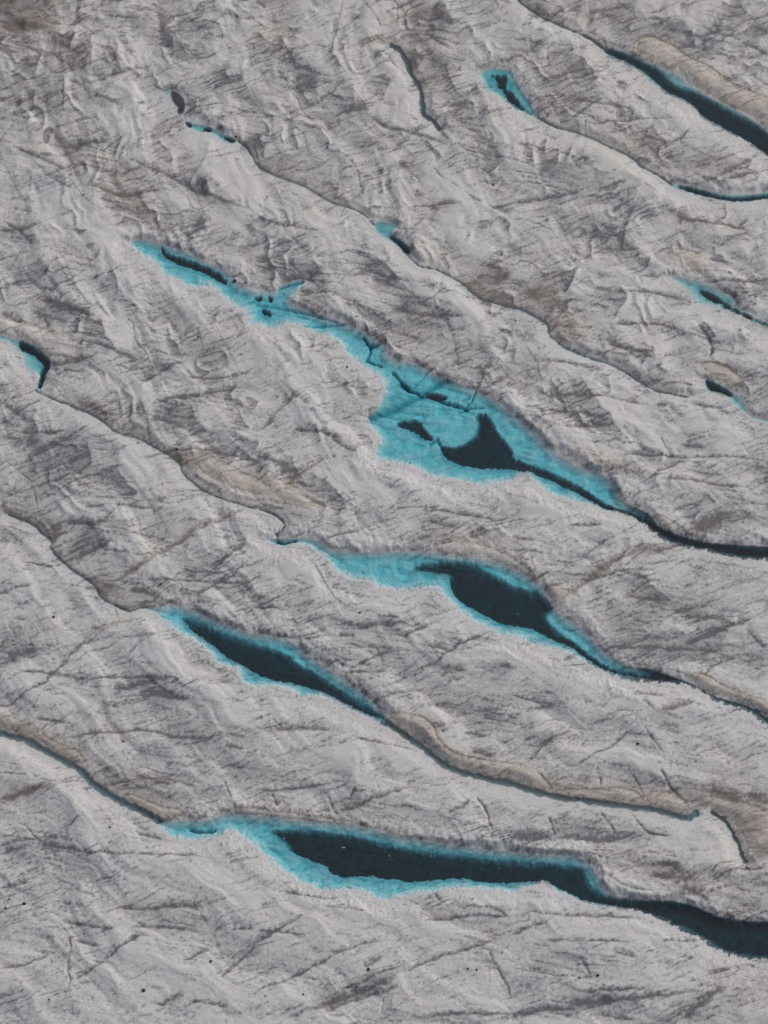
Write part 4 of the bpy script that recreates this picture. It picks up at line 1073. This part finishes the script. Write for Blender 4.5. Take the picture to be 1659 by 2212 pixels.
print("drifts")
TAN = np.array([.54, .485, .44])
fl = fbm(Qw / 5, Sw / 70, 3, 151, .6)
for label, w, e, z, gx in drift_data:
    c = np.ones(z.shape + (3,)) * TAN
    n = cloud[w] * .14 + fl[w] * .16 + mott[w] * .12 + speck[w] * .10 - streak[w] * .55 - dots[w] * .25
    dk = np.exp(-((e + 2.5) / 2.0) ** 2) * .22 * np.clip(.6 + fr1[w], 0, 1)
    if 'pale' in label:
        c = c * np.array([1.16, 1.22, 1.28])
    if 'brown' in label:
        c = c * np.array([.72, .72, .72]) * (1 + .25 * fr_c[w] + .2 * warp2[w])[..., None]
    c = c * (1 + n - dk)[..., None]
    # the banks thin out to bare ice at their rims
    thin = ss(-1, 7 if 'heap' not in label else 22, -e + fr1[w] * 3)[..., None]
    c = C[w] * (1 - thin) + c * thin
    me = patch_mesh('snow_bank', e < 1.0, w, z, [m_snow], colors=np.clip(c, .02, .8))
    obj('snow_bank', me, label=label, category='snow bank', group='smooth snow banks beside the water')

# ------------------------------------------------------------------ stones
print("stones")


def surf_z(u, v):
    j = min(max(int(round(np.interp(v, gv, np.arange(NV)))), 0), NV - 1)
    i = min(max(int(round(np.interp(u, gu, np.arange(NU)))), 0), NU - 1)
    return H[j, i]


def stone_mesh(name, rx_, ry_, rz_, seed, mat):
    import bmesh
    bm = bmesh.new()
    bmesh.ops.create_icosphere(bm, subdivisions=2, radius=1)
    rs = np.random.RandomState(seed)
    planes = [(rs.normal(size=3), rs.uniform(.55, .9)) for _ in range(9)]
    for v in bm.verts:
        c = np.array(v.co)
        for n, dlim in planes:
            n = n / np.linalg.norm(n)
            k = c @ n
            if k > dlim:
                c = c - n * (k - dlim)
        c = c * (1 + rs.uniform(-.05, .05))
        v.co = (c[0] * rx_, c[1] * ry_, c[2] * rz_)
    me = bpy.data.meshes.new(name)
    bm.to_mesh(me)
    bm.free()
    me.materials.append(mat)
    return me


def stone_mat(name, c):
    m, t, out = new_mat(name)
    b = t.nodes.new('ShaderNodeBsdfPrincipled')
    n = t.nodes.new('ShaderNodeTexNoise')
    n.inputs['Scale'].default_value = 2.5
    n.inputs['Detail'].default_value = 5
    r = t.nodes.new('ShaderNodeValToRGB')
    r.color_ramp.elements[0].position = .3
    r.color_ramp.elements[1].position = .75
    r.color_ramp.elements[0].color = (c[0] * .55, c[1] * .55, c[2] * .55, 1)
    r.color_ramp.elements[1].color = (c[0] * 1.5, c[1] * 1.5, c[2] * 1.5, 1)
    t.links.new(n.outputs[0], r.inputs[0])
    t.links.new(r.outputs[0], b.inputs['Base Color'])
    b.inputs['Roughness'].default_value = .85
    t.links.new(b.outputs[0], out.inputs[0])
    return m


st_dark = stone_mat('dark stone', (.050, .047, .052))
st_brown = stone_mat('brown stone', (.085, .055, .036))
STONES = [
    (347, 1261, 4.6, 'd', 'dark boulder on pale ice above the left end of the slender pond'),
    (323, 1269, 2.4, 'd', 'small dark stone just left of the boulder above the slender pond'),
    (115, 1333, 6.0, 'd', 'flat dark boulder on white ice left of the slender pond'),
    (267, 1601, 3.8, 'd', 'dark stone on bare ice between the lower left river and the slender pond'),
    (1065, 400, 5.8, 'd', 'largest dark boulder of the upper middle, alone on pale ice'),
    (1015, 358, 4.0, 'd', 'dark stone at the end of a dark streak, upper middle'),
    (1030, 345, 4.0, 'd', 'flat dark stone just above the stone on the dark streak, upper middle'),
    (1058, 113, 4.6, 'd', 'dark stone above the notched small pond near the top'),
    (1389, 302, 3.6, 'd', 'small dark stone on brown ice below the top right pond'),
    (1398, 283, 3.4, 'd', 'small dark stone, upper of two on brown ice below the top right pond'),
    (507, 606, 8.5, 'd', 'big dark boulder at the shore where the central pond narrows'),
    (750, 793, 5.6, 'd', 'dark boulder on white ice left of the narrow neck of the central pond'),
    (918, 697, 3.4, 'd', 'small upright dark stone on pale ice above the central pond'),
    (865, 735, 2.4, 'b', 'tiny brown stone above the upper shore of the central pond'),
    (383, 970, 5.0, 'b', 'reddish brown boulder beside the narrow brook at the left'),
    (428, 726, 4.0, 'd', 'dark stone on pale ice below the left tip of the central pond'),
    (328, 708, 3.2, 'd', 'dark stone left of a grey patch below the central pond tip'),
    (510, 295, 5.6, 'b', 'brown boulder at the right end of the teal sliver'),
    (52, 1952, 5.0, 'd', 'dark boulder near the lower left edge on speckled ice'),
    (12, 1961, 3.6, 'b', 'reddish stone at the lower left edge'),
    (20, 1942, 2.6, 'd', 'tiny dark stone above the reddish stone at the lower left edge'),
    (237, 1787, 3.4, 'd', 'small dark stone on white ice left of the bottom pond'),
    (455, 2076, 4.0, 'd', 'dark stone on grey ice below the bottom pond at left'),
    (310, 2139, 5.6, 'd', 'flat dark boulder near the bottom edge, left half'),
    (106, 2159, 3.2, 'd', 'small dark stone left of the wandering crack at the bottom left'),
    (796, 2094, 5.2, 'd', 'dark boulder on a dirty streak at the bottom centre'),
    (655, 2148, 3.6, 'd', 'round dark stone near the bottom edge left of centre'),
    (751, 2132, 3.6, 'd', 'dark stone left of a pair above the bottom hatching'),
    (771, 2131, 3.6, 'd', 'dark stone right of a pair above the bottom hatching'),
    (1011, 2092, 3.2, 'd', 'small grey dark cryoconite hole, left of two below the bottom pond'),  # melt pit in the ice, built as a stone
    (1030, 2095, 3.6, 'd', 'small grey dark stone, right of two below the bottom pond'),
    (1291, 2107, 4.6, 'd', 'dark stone right of a short crack at the lower right'),
    (1251, 2112, 3.2, 'd', 'small dark stone left of a short crack at the lower right'),
    (1378, 1606, 4.2, 'd', 'dark stone on clean ice above the river ledges at the right'),
    (778, 1323, 3.8, 'd', 'dark stone between the second pond and the slender pond'),
    (773, 1349, 2.8, 'd', 'small dark stone under the stone between the second and slender ponds'),
    (868, 1164, 3.2, 'd', 'small dark stone above the top shore of the second pond'),
    (1114, 693, 4.0, 'd', 'dark stone on white ice left of the bend in the grey brook'),
    (547, 1327, 2.6, 'd', 'tiny dark stone above the upper shore of the slender pond'),
    (1228, 1463, 3.0, 'd', 'small dark stone on pale ice below the second pond'),
]
for k, (u, v, s, kd, label) in enumerate(STONES):
    x, y = ground(u, v)
    sc = s * .5 * 0.30 * 1.1
    rs = np.random.RandomState(k + 5)
    me = stone_mesh('stone', sc * rs.uniform(1.0, 1.35), sc * rs.uniform(.9, 1.3), sc * rs.uniform(.7, 1.0), k, st_brown if kd == 'b' else st_dark)
    z = float(surf_z(u, v)) + sc * .3
    # the stone stands above the plane: step it towards the viewer side so that its foot is at the surveyed spot
    k_ = (CAM_H - z) / CAM_H
    o = obj('stone', me, label=label, category='stone')
    o.location = (x * k_, y * k_, z)
    o.rotation_euler = (0, 0, rs.uniform(0, 6.28))

# small floating ice on the bottom pond and the second pond
m_floe, t_, out_ = new_mat('floating ice')
b_ = t_.nodes.new('ShaderNodeBsdfPrincipled')
nz = t_.nodes.new('ShaderNodeTexNoise')
nz.inputs['Scale'].default_value = 3
rp = t_.nodes.new('ShaderNodeValToRGB')
rp.color_ramp.elements[0].color = (.18, .30, .34, 1)
rp.color_ramp.elements[1].color = (.42, .52, .55, 1)
t_.links.new(nz.outputs[0], rp.inputs[0])
t_.links.new(rp.outputs[0], b_.inputs['Base Color'])
t_.links.new(b_.outputs[0], out_.inputs[0])
FLOES = [(841, 1849, 2.6, 'bluish ice floe near the middle of the dark bottom pond'), (742, 1831, 3.4, 'long thin ice floe in the upper left of the dark bottom pond'),
         (931, 1849, 2.4, 'small ice floe right of the middle one in the bottom pond'), (1078, 1876, 2.0, 'tiny ice floe in the right part of the bottom pond'),
         (614, 1811, 2.6, 'ice floe at the left end of the dark bottom pool'), (1119, 1327, 2.4, 'small ice floe on the dark water of the second pond')]
for k, (u, v, s, label) in enumerate(FLOES):
    x, y = ground(u, v)
    sc = s * .5 * .29
    me = stone_mesh('ice_floe', sc * (2.0 if 'long' in label else 1.2), sc, .10, 90 + k, m_floe)
    o = obj('ice_floe', me, label=label, category='ice floe')
    o.location = (x, y, 0.05)
print("done")
